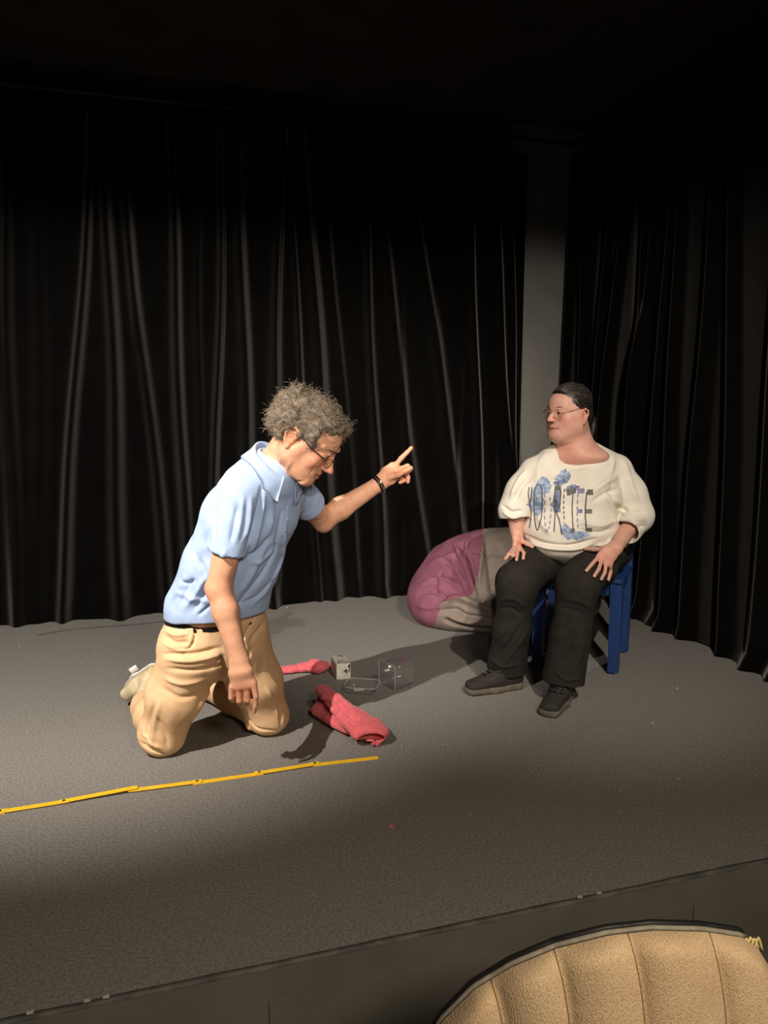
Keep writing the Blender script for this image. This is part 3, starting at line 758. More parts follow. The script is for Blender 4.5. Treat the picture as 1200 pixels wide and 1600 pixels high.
for c, r, mul in ((hp(380, 1082), .035, (1.03, .80, .76)), (RE, .05, (1.0, .84, .80)), (lp_(630, 735), .04, (1.04, .84, .80))):
    g = np.exp(-(((V - c) / r) ** 2).sum(1)); C_ = C_ * (1 - g[:, None]) + C_ * np.array(mul) * g[:, None]
q = MH.loc(V); jaw = np.exp(-(((q - np.array((0, .085, -.06))) / np.array((.06, .04, .035))) ** 2).sum(1)) * .35; C_ *= (1 - jaw[:, None] * np.array((.25, .22, .18)))
V = folds(V, Q, [([(500, 722), (490, 732), (484, 742)], .004, -.0018), ([(455, 720), (448, 735), (446, 748)], .006, .003), 
                 ([(440, 712), (436, 730), (440, 750)], .007, .003), ([(476, 752), (460, 754), (450, 757)], .005, -.003),
                 ([(505, 700), (520, 703), (530, 697)], .004, -.0015), ([(508, 691), (522, 694), (533, 688)], .004, -.0015)])
body = obj_np('body', V, Q, 'skin_man', man, col=C_)
eyes(MH, man, (0, 0, -.3))
for s in (-1, 1):
    b = MB(); b.tube(spline([MH.L(s * .052, .078, .037), MH.L(s * .036, .0985, .042), MH.L(s * .014, .105, .036)], 9), [.003, .0045, .005, .005, .005, .005, .005, .0045, .003], 6); b.build('eyebrow', 'brow_grey', man)
glasses(MH, man, 'leather', .014, .024, .0014, .114, .002)

# hair: a volume with curling locks
F = Field(MH.C - .26, MH.C + .26, .004)
F.put(MH.ell((0, -.022, .058), (.085, .100, .077)), .01)
F.put(MH.ell((0, -.070, .025), (.082, .062, .066)), .03)
F.put(MH.ell((0, .026, .100), (.064, .057, .031)), .03)
F.put(MH.ell((.022, -.005, .098), (.055, .055, .040)), .02)
F.put(MH.ell((0, -.085, .070), (.05, .04, .045)), .03)
for s in (-1, 1):
    F.put(MH.cap((s * .074, .028, .060), (s * .072, .040, .024), .019, .011), .02)
    F.put(MH.ell((s * .078, -.052, .030), (.022, .045, .050)), .02)
    F.put(MH.ell((s * .046, .052, .100), (.024, .022, .022)), .02)
    F.put(MH.ell((s * .094, -.018, .0), (.03, .022, .036)), .006, 's')
F.put(MH.ell((.03, .118, .052), (.095, .062, .058)), .010, 's')
F.put(MH.ell((-.040, .064, .094), (.030, .026, .026)), .02)
F.put(MH.ell((0, .115, -.02), (.12, .080, .075)), .012, 's')
F.put(MH.ell((0, -.02, -.075), (.12, .16, .055)), .012, 's')
hv, hq = F.mesh(1); hn = normals(hv, hq)
hv = shell_wave(hv, hn, .0055, 75, 11, 7); hn = normals(hv, hq); hv = shell_wave(hv, hn, .003, 190, 12, 7)
hair = obj_np('hair', hv, hq, 'hair_grey', man)
hn = normals(hv, hq)
curls('locks', hair, hv, hn, 3000, 'hair_curl', .034, .0060, .8, 1, 21, .0008)

# polo shirt
F = Field((-1.05, 2.20, .36), (-.12, 2.95, 1.16), .0042)
for i in range(4): F.put(ecap(SPINE[i], SPINE[i + 1], (TU[i], TV[i]), (TU[i + 1], TV[i + 1]), LAT[i]), .03)
F.put(cap(NB - V3(0.02, 0, .03), RS, .072, .064), .05); F.put(cap(NB - V3(0.02, 0, .03), LS, .072, .062), .05)
RHm = RS + (RE - RS) * .63; LHm = LS + (LE - LS) * .52
F.put(ell(NB + V3(0.0, 0, -.005), (.075, .078, .05), frame(fC)), .03)
def endcut(F, p, n, r):                    # trims one sleeve end and hollows it
    n = nrm(n); F.put(cap(p + n * (r + .001), p + n * (r * 2.2), r, r), .001, 's') if False else None
# hem: cut below the belt line, higher at the front
hem_p = pw(336, 956, 2.62); F.cut(hem_p, nrm(V3(.03, -.02, -1)))
dR = nrm(RHm - RS); dL = nrm(LHm - LS)
def slab(F, p, n, r, depth_):              # removes everything beyond a plane within a disc of radius r
    n = nrm(n); u = nrm(np.cross(n, V3(.2, .3, 1))); v = np.cross(n, u); M = np.array([u, v, n]); c = p + n * depth_ / 2
    def fn(X, Y, Z):
        px, py, pz = X - np.float32(c[0]), Y - np.float32(c[1]), Z - np.float32(c[2])
        qs = [np.abs(px * np.float32(M[i, 0]) + py * np.float32(M[i, 1]) + pz * np.float32(M[i, 2])) for i in range(3)]
        return np.maximum(np.sqrt(qs[0] ** 2 + qs[1] ** 2) - np.float32(r), qs[2] - np.float32(depth_ / 2))
    e = r + depth_; F.put((c - e, c + e, fn), 1e-4, 's')
S_ = F.blank()
S_.put(cap(RS, RHm, .068, .060), .03); S_.put(cap(LS, LHm, .062, .058), .03)
slab(S_, RHm - dR * .004 , dR, .085, .09); slab(S_, LHm - dL * .004, dL, .085, .09)
S_.put(cap(RHm - dR * .05, RHm + dR * .05, .052, .053), .001, 's'); S_.put(cap(LHm - dL * .04, LHm + dL * .05, .050, .051), .001, 's')
kk_ = np.float32(.012); h_ = np.clip(.5 + .5 * (S_.d - F.d) / kk_, 0, 1); F.d = S_.d + (F.d - S_.d) * h_ - kk_ * h_ * (1 - h_); del S_, h_
nk = NB + V3(.022, -.012, .045); F.put(cap(nk, nk + nrm((.35, -.1, .9)) * .12, .062, .075), .004, 's')
V, Q = F.mesh(2); N_ = normals(V, Q); V = shell_wave(V, N_, .0026, 24, 5, 6); V = shell_wave(V, normals(V, Q), .0007, 70, 6, 6)
V = folds(V, Q, [([(440, 800), (432, 850), (415, 890), (385, 930), (365, 955)], .010, -.007), ([(446, 820), (440, 870), (420, 915), (395, 945)], .009, .006),
                 ([(330, 905), (318, 930), (302, 955)], .008, -.006), ([(322, 900), (308, 925), (290, 950)], .009, .006), ([(300, 905), (290, 925), (283, 945)], .009, -.006), ([(290, 900), (280, 920), (270, 938)], .009, .005),
                 ([(346, 740), (337, 790), (334, 845)], .008, -.006), ([(410, 758), (402, 800), (393, 835), (384, 860)], .008, -.006), ([(413, 770), (408, 805), (400, 840), (392, 865)], .010, .006), ([(392, 780), (388, 815), (380, 845)], .009, .006), ([(372, 790), (366, 820), (360, 850)], .008, -.004), ([(380, 775), (376, 810), (370, 845)], .008, .004),
                 ([(335, 775), (322, 830), (308, 880)], .012, .004), ([(415, 850), (395, 895), (372, 930)], .012, .005), ([(345, 880), (350, 920), (352, 955)], .012, -.004), ([(282, 905), (292, 912), (305, 906)], .007, -.005),
                 ([(275, 925), (300, 935), (330, 940)], .010, .004), ([(430, 900), (405, 930), (375, 945)], .009, -.005),
                 ([(352, 860), (340, 885), (330, 895)], .008, .006), ([(385, 870), (405, 860), (425, 835)], .012, -.006), ([(392, 880), (412, 872), (432, 850)], .010, .005), ([(310, 870), (320, 900), (318, 930)], .010, -.005), ([(420, 770), (425, 800), (420, 835)], .012, .004), ([(330, 945), (318, 955), (310, 962)], .006, -.005)], 1.6)
shirt = obj_np('polo_shirt', V, Q, 'polo', man)
# sleeve hems, collar, placket, buttons
for c, d, r in ((RHm - dR * .008, dR, .0625), (LHm - dL * .008, dL, .0605)):
    u = nrm(np.cross(d, V3(0, 1, .1))); v = np.cross(d, u); h = MB()
    h.sheet([[c + d * k + (u * math.cos(a) + v * math.sin(a)) * (r - .0012 + e) for a in np.linspace(0, 2 * PI, 33)] for k, e in ((-.016, -.002), (-.014, .0), (.001, .0), (.0025, -.004))]); h.build('sleeve_hem', 'polo', shirt)
bv = BVHTree.FromPolygons([Vector(p) for p in V], [list(map(int, q)) for q in Q])
def stuck(bvh, u, v, off):
    d = Vector(ray(u, v)).normalized(); h = bvh.ray_cast(Vector(CAMP), d)
    return None if h[0] is None else (np.array(h[0] + h[1] * off), np.array(h[1]))
nax = nrm((.40, -.12, .9)); cf = nrm(fC - nax * (fC @ nax)); cr = np.cross(cf, nax); cc = NB + V3(.008, -.004, .022)
col_g = []
for th in np.linspace(-160, 160, 61):
    a = math.radians(th); dirv = -cf * math.cos(a) + cr * math.sin(a); fr_ = (1 - math.cos(a)) / 2; tip = max(0, (abs(th) - 90) / 70) ** 1.4
    r_in = .067 + .002 * fr_; r_out = .094 + .016 * fr_ + .010 * tip; drop = nax * (-.050 * fr_)
    row = []
    for k in range(8):
        s = k / 7; hgt = .034 * math.sin(min(1, s * 2.6) * PI / 2) if s < .4 else .034 - (s - .4) / .6 * (.050 + .030 * tip)
        p = cc + dirv * (r_in + (r_out - r_in) * s) + drop + nax * (hgt - .006)
        if s > .35:                        # lies on the shirt
            h = bv.find_nearest(Vector(p)); q = np.array(h[0]); n = np.array(h[1]); sd_ = (p - q) @ n
            if sd_ < .006: p = q + n * .006
        row.append(p)
    col_g.append(row)
MB().sheet(col_g, .003).build('collar', 'polo', shirt)
for (u, v) in ((449, 812), (446, 828)):
    s = stuck(bv, u, v, .001)
    if s: b = MB(); b.sphere(s[0], .0045, 10, 6); b.build('button', 'polo', shirt)
# placket strip and shirt-side seam
pl = [stuck(bv, u, v, .0015) for u, v in ((449, 790), (448, 800), (447, 810), (445, 820), (443, 830), (441, 838))]
pl = [p[0] for p in pl if p]
if len(pl) > 2: MB().tube(spline(pl, 14), .002, 6).build('placket_edge', 'polo', shirt)

# trousers
F = Field((-1.12, 2.38, 0.0), (-.28, 3.25, .60), .0042)
F.put(ecap(SPINE[0] + (SPINE[1] - SPINE[0]) * .8, PC, (.170, .122), (.176, .128), rP), .02)
F.put(ell(PC + V3(-.02, .03, -.02), (.165, .135, .12), frame(fP)), .04)
for h, k, a, kk in ((HR, KR, AR, 0), (HL, KL, AL, 1)):
    md = h * .45 + k * .55
    F.put(cap(h, md, .106, .098), .05); F.put(cap(md, k + V3(0, 0, .004), .098, .080), .03)
    ka = k * .5 + a * .5; ka[2] = .088
    F.put(cap(k + V3(0, 0, .0), ka, .076, .074), .03); F.put(cap(ka, a, .074, .062), .02)
F.cut((0, 0, .003), (0, 0, -1))
wl = SPINE[0] * 1.0; wl[2] = hem_p[2] - .016; F.cut(wl, nrm(V3(-.03, .02, 1)))
for k, a in ((KR, AR), (KL, AL)):
    d = nrm(a - k); slab(F, a + d * .0, d, .11, .14); F.put(cap(a - d * .05, a + d * .05, .052), .001, 's')
V, Q = F.mesh(2); N_ = normals(V, Q); V = shell_wave(V, N_, .0026, 26, 9, 6); V = shell_wave(V, normals(V, Q), .0009, 75, 10, 6); V[:, 2] = np.maximum(V[:, 2], .003)
V = folds(V, Q, [([(258, 985), (275, 992), (292, 990)], .007, .006), ([(258, 995), (275, 1004), (296, 1003)], .007, -.006), ([(256, 1006), (280, 1015), (297, 1010)], .007, .005), ([(300, 975), (304, 995), (296, 1012), (270, 1014)], .005, -.006), ([(298, 970), (302, 990), (294, 1010)], .006, .004),
                 ([(255, 1022), (300, 1022), (345, 1012)], .008, -.007), ([(258, 1030), (300, 1032), (348, 1022)], .009, .006), ([(262, 1045), (300, 1048), (345, 1040)], .009, -.006), ([(258, 1060), (285, 1068), (320, 1062)], .010, .006), ([(255, 1075), (280, 1090), (310, 1085)], .010, -.005),
                 ([(350, 1045), (330, 1075), (312, 1105), (300, 1140)], .012, .005), ([(240, 1100), (232, 1130), (228, 1160)], .009, -.008), ([(250, 1095), (242, 1130), (236, 1165)], .009, .006), ([(222, 1145), (235, 1160), (252, 1170)], .007, .005), ([(220, 1160), (236, 1172), (258, 1180)], .007, -.006), ([(245, 1120), (258, 1145), (262, 1170)], .009, -.004),
                 ([(385, 1130), (398, 1146), (420, 1152)], .006, .007), ([(384, 1138), (398, 1153), (418, 1157)], .005, -.006), ([(388, 1122), (402, 1138), (430, 1142)], .006, -.005), ([(425, 1090), (436, 1110), (440, 1135)], .007, -.005), ([(415, 1075), (428, 1095), (436, 1120)], .007, .005), ([(395, 1010), (385, 1030), (378, 1050)], .009, -.006),
                 ([(412, 975), (400, 990), (390, 1005)], .008, -.006), ([(395, 970), (385, 990), (375, 1005)], .006, -.006), ([(345, 1020), (352, 1040), (350, 1060)], .008, -.006)], 1.35)
V[:, 2] = np.maximum(V[:, 2], .003)
trous = obj_np('trousers', V, Q, 'chino', man)
bt = wl + V3(0, 0, .006); bu = rP * .178; bw = fP * .134
lf = MB(); lf.sheet([[bt + bu * math.cos(a) * k2 + bw * math.sin(a) * k2 + V3(0, 0, h) - V3(-.05, .12, 0) * ((bu * math.cos(a) + bw * math.sin(a)) @ V3(1, 1, 0)) * 0 for a in np.linspace(0, 2 * PI, 49)] for h, k2 in ((-.022, .97), (-.020, .99), (.010, .99), (.012, .96))]); lf.build('belt', 'leather', man)
# bracelets on the pointing arm
bd = nrm(LW - LE); bu_ = nrm(np.cross(bd, V3(0, 1, 0))); bv_ = np.cross(bd, bu_)
for k, (off, mt) in enumerate(((-.004, 'gun_metal'), (.006, 'chrome'))):
    w_ = MB(); w_.tube(ring(LW + bd * off, bu_ * .0335, bv_ * .0315, 28), .0042, 6, closed=True); w_.build('bracelet', mt, man)

# shoes of the kneeling man: toes on the carpet, heel raised
def kneel_shoe(ankle, heel, toe, side, root):
    """a trainer seen from the side of its opening; sole faces away from the shin"""
    s = empty('shoe', ankle); s.parent = root; s.location = Vector(tuple(np.asarray(ankle) - wloc(root)))
    ax = nrm(toe - heel); Ln = np.linalg.norm(toe - heel); out = side - ax * (side @ ax); out = nrm(out); lat = np.cross(ax, out)
    F = Field(np.minimum(heel, toe) - .14, np.maximum(heel, toe) + .14, .004)
    F.put(ecap(heel + ax * .035, heel + ax * Ln * .55, (.034, .044), (.038, .040), lat), .02)
    F.put(ecap(heel + ax * Ln * .55, toe - ax * .035, (.040, .036), (.036, .024), lat), .02)
    F.put(cap(heel + ax * .05 - out * .02, ankle, .040, .046), .02)
    F.put(cap(ankle - out * .01, ankle - out * .09, .036, .040), .004, 's')
    F.cut((0, 0, .003), (0, 0, -1))
    v, q = F.mesh(2); obj_np('upper', v, q, 'shoe_cream', s)
    F = Field(np.minimum(heel, toe) - .14, np.maximum(heel, toe) + .14, .004)
    F.put(ecap(heel + ax * .032, heel + ax * .075, (.037, .047), (.038, .044), lat), .01); F.cut(heel + ax * .075, ax)
    F.cut((0, 0, .003), (0, 0, -1)); v, q = F.mesh(2); obj_np('heel_cap', v, q, 'shoe_tan', s)
    F = Field(np.minimum(heel, toe) - .14, np.maximum(heel, toe) + .14, .004)
    F.put(ecap(heel + ax * .032 + out * .03, heel + ax * Ln * .55 + out * .03, (.036, .026), (.041, .026), lat), .02)
    F.put(ecap(heel + ax * Ln * .55 + out * .03, toe - ax * .03 + out * .02, (.041, .026), (.038, .02), lat), .02)
    F.cut(heel + out * .034, -out); F.cut((0, 0, .002), (0, 0, -1)); v, q = F.mesh(2); obj_np('sole', v, q, 'sole_white', s)
    lb = MB(); lb.box(heel + ax * .012 + out * .028, (ax, out, lat), (.014, .016, .012), .003); lb.build('heel_tab', 'sole_white', s)
    k = MB(); k.tube([ankle + out * .0, ankle - out * .05], [.037, .038], 14); k.build('sock', 'sock', s)
    return s
hR = pw(242, 1060, 3.06); tR = pw(201, 1082, 3.10); tR[2] = max(tR[2], .05)
kneel_shoe(AR + nrm(AR - KR) * .012, pw(249, 1050, 2.96), pw(192, 1092, 3.03), nrm(V3(-.35, .75, .2)), man)
tb_ = MB(); tb_.box(pw(209, 1046, 3.06), (nrm((.8, .2, .5)), nrm((-.2, 1, -.1)), nrm((-.5, -.1, .85))), (.017, .004, .013), .002); tb_.build('heel_label', 'sole_white', man.children[-1])
kneel_shoe(AL + nrm(AL - KL) * .01, AL + V3(.01, .06, .11), AL + V3(-.10, .16, -.035), nrm(V3(-.4, .85, .1)), man)

# ---------------------------------------------------------------- the seated woman
wf_ = nrm((-.40, -.92, 0)); wr_ = np.cross(wf_, EZ)              # she faces wf_, her right hand is wr_
WP = V3(.945, 3.56, .60)
WKR = pw(806, 912, 3.20); WKL = pw(903, 915, 3.12)
WAR = pw(792, 1056, 3.27); WAL = pw(880, 1078, 3.10)
WAR[2] = .074; WAL[2] = .078
WHR = WP + wr_ * .10 + V3(0, 0, .008); WHL = WP - wr_ * .10 - V3(0, 0, .015)
WS = [WP + V3(0, 0, -.02), pw(890, 830, 3.46), pw(893, 775, 3.45), pw(898, 728, 3.46)]
WU = [.215, .222, .215, .17]; WV = [.165, .175, .150, .095]
WRS, WLS = pw(838, 738, 3.42), pw(962, 736, 3.46)
WRE, WRW = pw(806, 798, 3.40), pw(808, 836, 3.27)
WLE, WLW = pw(994, 806, 3.42), pw(962, 856, 3.20)
WNB = pw(903, 696, 3.46)
WH = Head(pw(889, 647, 3.42), (-.83, -.55, -.08), .98)
wroot = V3(.75, 3.3, 0)
wom = tag(empty('person', wroot), 'dark-haired woman in white printed sweater sitting on the blue chair', 'person')
# trousers
F = Field((.36, 2.86, .02), (1.26, 3.84, .74), .0042)
F.put(ell(WP + V3(0, 0, -.025), (.205, .165, .125), frame(wf_)), .02)
for h, k, a in ((WHR, WKR, WAR), (WHL, WKL, WAL)):
    md = h * .5 + k * .5
    F.put(cap(h, md, .106, .098), .05); F.put(cap(md, k, .098, .082), .04)
    sm = k * .5 + a * .5; F.put(cap(k, sm, .082, .080), .05); F.put(cap(sm, a, .080, .090), .03)
for k, a in ((WKR, WAR), (WKL, WAL)):
    d = nrm(a - k); slab(F, a - d * .005, d, .13, .12); F.put(cap(a - d * .06, a + d * .06, .076), .002, 's')
F.cut((0, 0, .465), (0, 0, -1)) if False else None
V, Q = F.mesh(2); N_ = normals(V, Q); V = shell_wave(V, N_, .0034, 22, 19, 6); V = shell_wave(V, normals(V, Q), .0010, 65, 20, 6)
V = folds(V, Q, [([(775, 940), (800, 935), (820, 948)], .010, .007), ([(772, 955), (795, 950), (815, 960)], .009, -.007), ([(880, 935), (905, 940), (925, 950)], .010, .007), ([(875, 950), (900, 955), (920, 965)], .009, -.007),
                 ([(815, 975), (800, 1000), (775, 1030)], .010, -.008), ([(822, 990), (805, 1015), (785, 1040)], .010, .007), ([(905, 985), (895, 1015), (880, 1045)], .010, -.007), ([(912, 1000), (905, 1030), (890, 1060)], .010, .007),
                 ([(765, 1030), (785, 1042), (810, 1038)], .008, .008), ([(868, 1050), (885, 1062), (908, 1060)], .008, .008), ([(790, 890), (800, 905), (812, 912)], .012, .005), ([(770, 1000), (785, 990), (800, 975)], .010, .006), ([(870, 1000), (885, 990), (900, 972)], .010, .006)], .75)
obj_np('trousers', V, Q, 'black_trousers', wom)
tbv = BVHTree.FromPolygons([Vector(p) for p in V], [list(map(int, q)) for q in Q])
def onleg(u, v, off):
    d = Vector(ray(u, v)).normalized(); h = tbv.ray_cast(Vector(CAMP), d)
    return pw(u, v, 3.2) if h[0] is None else np.array(h[0]) + np.array(h[1]) * off

rk = onleg(812, 858, .020); WRW[:] = pw(808, 835, rk[1] + .02); rh = rk * .5 + WRW * .5 + V3(0, -.012, .006)
F = Field((.28, 2.82, .02), (1.36, 3.86, 1.34), .0034)
for i in range(3): F.put(ecap(WS[i], WS[i + 1], (WU[i] - .02, WV[i] - .02), (WU[i + 1] - .02, WV[i + 1] - .02), wr_), .03)
F.put(cap(WNB - V3(0, -.01, .025), WRS, .055, .05), .05); F.put(cap(WNB - V3(0, -.01, .025), WLS, .055, .05), .05)
for h, k, a in ((WHR, WKR, WAR), (WHL, WKL, WAL)):
    F.put(cap(h, k, .085, .06), .04); F.put(cap(k, a, .058, .042), .02)
for s_, e_, w_ in ((WRS, WRE, WRW), (WLS, WLE, WLW)):
    F.put(cap(s_, e_, .052, .044), .03); F.put(cap(e_, w_, .043, .029), .02)
F.put(cap(WNB + V3(0, .0, -.02), WH.L(0, -.02, -.03), .074, .064), .04)
F.put(cap(WNB + V3(-.02, -.05, -.015), WH.L(0, .035, -.08), .058, .044), .04)
F.put(ell(WNB + V3(-.01, -.03, -.045), (.14, .085, .05), frame(wf_)), .03)
sculpt_head(F, WH, True)
F.put(WH.ell((0, .030, -.088), (.050, .045, .026)), .03)
for s in (-1, 1): F.put(WH.ell((s * .038, .045, -.055), (.028, .03, .03)), .03)
# right hand resting on the thigh
latr = nrm(onleg(822, 857, .02) - onleg(802, 857, .02))
F.put(ecap(WRW, rh, (.030, .021), (.035, .020), latr), .012); F.put(ecap(rh, rk, (.036, .019), (.041, .014), latr), .012)
digits(F, [[rh + latr * .02, onleg(825, 854, .014), onleg(832, 857, .009)]], .0115, .0085)
digits(F, [[rk + latr * .027, onleg(819, 868, .012), onleg(817, 876, .009)], [rk + latr * .009, onleg(810, 869, .012), onleg(807, 878, .009)],
           [rk - latr * .009, onleg(802, 868, .012), onleg(798, 877, .009)], [rk - latr * .026, onleg(795, 866, .012), onleg(790, 873, .009)]], .0090, .0074)
# left hand spread on the other thigh
lk = onleg(938, 881, .022); lh = lk * .5 + WLW * .5 + V3(0, 0, .010); latl = nrm(onleg(948, 880, .02) - onleg(930, 872, .02))
F.put(ecap(WLW, lh, (.031, .021), (.036, .020), latl), .012); F.put(ecap(lh, lk, (.037, .018), (.042, .014), latl), .012)
digits(F, [[lh - latl * .022, onleg(926, 864, .018), onleg(914, 861, .011)]], .0115, .0085)
digits(F, [[lk - latl * .030, onleg(922, 886, .014), onleg(915, 894, .010)], [lk - latl * .010, onleg(931, 893, .015), onleg(926, 902, .010)],
           [lk + latl * .011, onleg(940, 896, .015), onleg(936, 906, .010)], [lk + latl * .030, onleg(949, 894, .014), onleg(947, 905, .010)]], .0094, .0074)
V, Q = F.mesh(2); del F
base = np.array(srgb(212, 164, 146)[:3]); C_ = face_colours(WH, V, base, True)
for c, r, mul in ((rk, .05, (1.03, .86, .83)), (lk, .06, (1.03, .86, .83)), (WNB + V3(-.05, -.08, -.03), .08, (1.03, .90, .86))):
    g = np.exp(-(((V - c) / r) ** 2).sum(1)); C_ = C_ * (1 - g[:, None]) + C_ * np.array(mul) * g[:, None]
V = folds(V, Q, [([(852, 662), (866, 664), (876, 676)], .004, -.002), ([(858, 692), (880, 697), (895, 692)], .005, -.003)])
obj_np('body', V, Q, 'skin_woman', wom, col=C_)
eyes(WH, wom, (.22, 0, 0))
for s in (-1, 1):
    b = MB(); b.tube(spline([WH.L(s * .052, .076, .037), WH.L(s * .036, .0955, .041), WH.L(s * .014, .1015, .036)], 9), [.001, .0016, .002, .002, .002, .002, .002, .0016, .001], 6); b.build('eyebrow', 'brow_dark', wom)
glasses(WH, wom, 'rose_metal', .0195, .026, .0011, .112, .010)
er = MB(); er.sphere(WH.L(-.090, .004, -.042), .0075, 10, 8); er.sphere(WH.L(-.089, .004, -.056), .0048, 8, 6); er.build('earring', 'gold', wom)
# hair pulled back into a low knot
F = Field(WH.C - .22, WH.C + .22, .004)
F.put(WH.ell((0, -.016, .058), (.082, .103, .083)), .01)
F.put(WH.ell((0, -.085, -.005), (.055, .045, .06)), .03)
F.put(WH.ell((0, -.118, -.035), (.035, .03, .04)), .02)
for s in (-1, 1):
    F.put(WH.cap((s * .070, .025, .058), (s * .076, .012, .026), .012, .008), .015)
    F.put(WH.ell((s * .092, -.006, -.012), (.024, .024, .040)), .004, 's')
F.put(WH.ell((0, .130, .018), (.078, .072, .062)), .022, 's')
F.put(WH.ell((0, .10, -.03), (.12, .085, .075)), .010, 's')
hv, hq = F.mesh(1); hn = normals(hv, hq)
ql = WH.loc(hv); ang = np.arctan2(ql[:, 0], ql[:, 2] - .02); hv = hv + hn * (.0010 * np.sin(ang * 34 + 3 * np.sin(ql[:, 1] * 30)) * np.clip((.06 - ql[:, 1]) / .03, 0, 1))[:, None]
whair = obj_np('hair', hv, hq, 'hair_dark', wom)
mb = MB(); rg = np.random.default_rng(5)
hb = BVHTree.FromPolygons([Vector(p) for p in hv], [list(map(int, q)) for q in hq])
for k in range(150):                        # single streaks combed to the back
    a0 = rg.uniform(-1.35, 1.35); pts = []
    for t in np.linspace(0, 1, 9):
        y = .095 - .19 * t; rr = .10; a = a0 * (1 + .25 * t); p = WH.L(math.sin(a) * rr * 1.1, y, .03 + math.cos(a) * .115 - .06 * t * t)
        h = hb.find_nearest(Vector(p)); pts.append(np.array(h[0] + h[1] * .001))
    mb.tube(pts, .0010, 3, caps=False)
tag(mb.build('streaks', 'hair_streak', whair), kind='stuff')
# a loose tail behind the neck
tl = MB(); tl.tube(spline([WH.L(-.01, -.125, -.02), WH.L(-.02, -.135, -.05), WH.L(-.025, -.125, -.09), WH.L(-.03, -.115, -.115)], 10), [.016, .02, .02, .019, .018, .016, .014, .011, .008, .004], 8); tl.build('tail', 'hair_dark', whair)

# sweater
F = Field((.36, 2.98, .46), (1.36, 3.86, 1.16), .0042)
for i in range(3): F.put(ecap(WS[i], WS[i + 1], (WU[i], WV[i]), (WU[i + 1], WV[i + 1]), wr_), .04)
F.put(ell(pw(880, 828, 3.36), (.185, .13, .115), frame(wf_)), .05)
F.put(ell(pw(872, 852, 3.32), (.10, .085, .06), frame(wf_)), .04)
for u in (848, 912): F.put(ell(pw(u, 768, 3.36), (.085, .07, .075), frame(wf_)), .06)
F.put(cap(WNB + V3(-.02, .01, -.035), WRS, .070, .072), .05); F.put(cap(WNB + V3(.02, .01, -.035), WLS, .070, .072), .05)
S_ = F.blank()
for s_, e_, w_, c_ in ((WRS, WRE, WRW, .30), (WLS, WLE, WLW, .52)):
    cu = e_ + (w_ - e_) * c_; d = nrm(w_ - e_)
    S_.put(cap(s_, s_ * .45 + e_ * .55, .070, .080), .04); S_.put(cap(s_ * .45 + e_ * .55, e_, .082, .074), .04); S_.put(cap(e_, cu + d * .03, .072, .062), .03)
for s_, e_, w_, c_ in ((WRS, WRE, WRW, .30), (WLS, WLE, WLW, .52)):
    cu = e_ + (w_ - e_) * c_; d = nrm(w_ - e_); slab(S_, cu, d, .10, .12); S_.put(cap(cu - d * .03, cu + d * .05, .052, .054), .001, 's')
kk_ = np.float32(.014); h_ = np.clip(.5 + .5 * (S_.d - F.d) / kk_, 0, 1); F.d = S_.d + (F.d - S_.d) * h_ - kk_ * h_ * (1 - h_); del S_, h_
F.put(ell(WNB + V3(-.012, -.030, .046), (.122, .10, .070), frame(nrm(wf_ + V3(.05, 0, 0)))), .006, 's')
V, Q = F.mesh(2); N_ = normals(V, Q); V = shell_wave(V, N_, .0030, 20, 15, 6); V = shell_wave(V, normals(V, Q), .0007, 60, 16, 6)
V = folds(V, Q, [([(955, 760), (962, 785), (975, 800)], .010, -.008), ([(945, 770), (955, 790), (962, 820)], .010, .006), ([(925, 770), (945, 755), (965, 745)], .012, .006), ([(925, 785), (948, 770), (965, 765)], .010, -.006),
                 ([(830, 745), (815, 760), (803, 785)], .009, -.007), ([(822, 735), (808, 755), (798, 778)], .009, .006), ([(785, 790), (800, 800), (815, 798)], .007, -.006), ([(786, 800), (800, 808), (814, 806)], .007, .005),
                 ([(965, 790), (985, 800), (1005, 800)], .008, -.007), ([(968, 800), (988, 812), (1008, 812)], .008, .006), ([(968, 815), (990, 822), (1010, 822)], .008, -.006),
                 ([(818, 835), (850, 848), (890, 852), (930, 842)], .007, -.007), ([(822, 845), (855, 856), (895, 858), (925, 850)], .007, .006), ([(900, 815), (935, 822), (960, 815)], .009, .006), ([(905, 828), (935, 832), (958, 826)], .008, -.006),
                 ([(880, 710), (900, 722), (930, 715)], .010, .004), ([(870, 712), (890, 728), (915, 730)], .010, -.004), ([(850, 710), (842, 730), (840, 750)], .012, .004), ([(960, 712), (955, 735), (945, 755)], .012, .004), ([(975, 720), (985, 755), (995, 785)], .014, .005), ([(835, 790), (845, 815), (860, 835)], .012, .004), ([(955, 840), (945, 850), (930, 852)], .008, .005)], 2.0)
sw = obj_np('sweater', V, Q, 'sweater', wom)
bv = BVHTree.FromPolygons([Vector(p) for p in V], [list(map(int, q)) for q in Q])

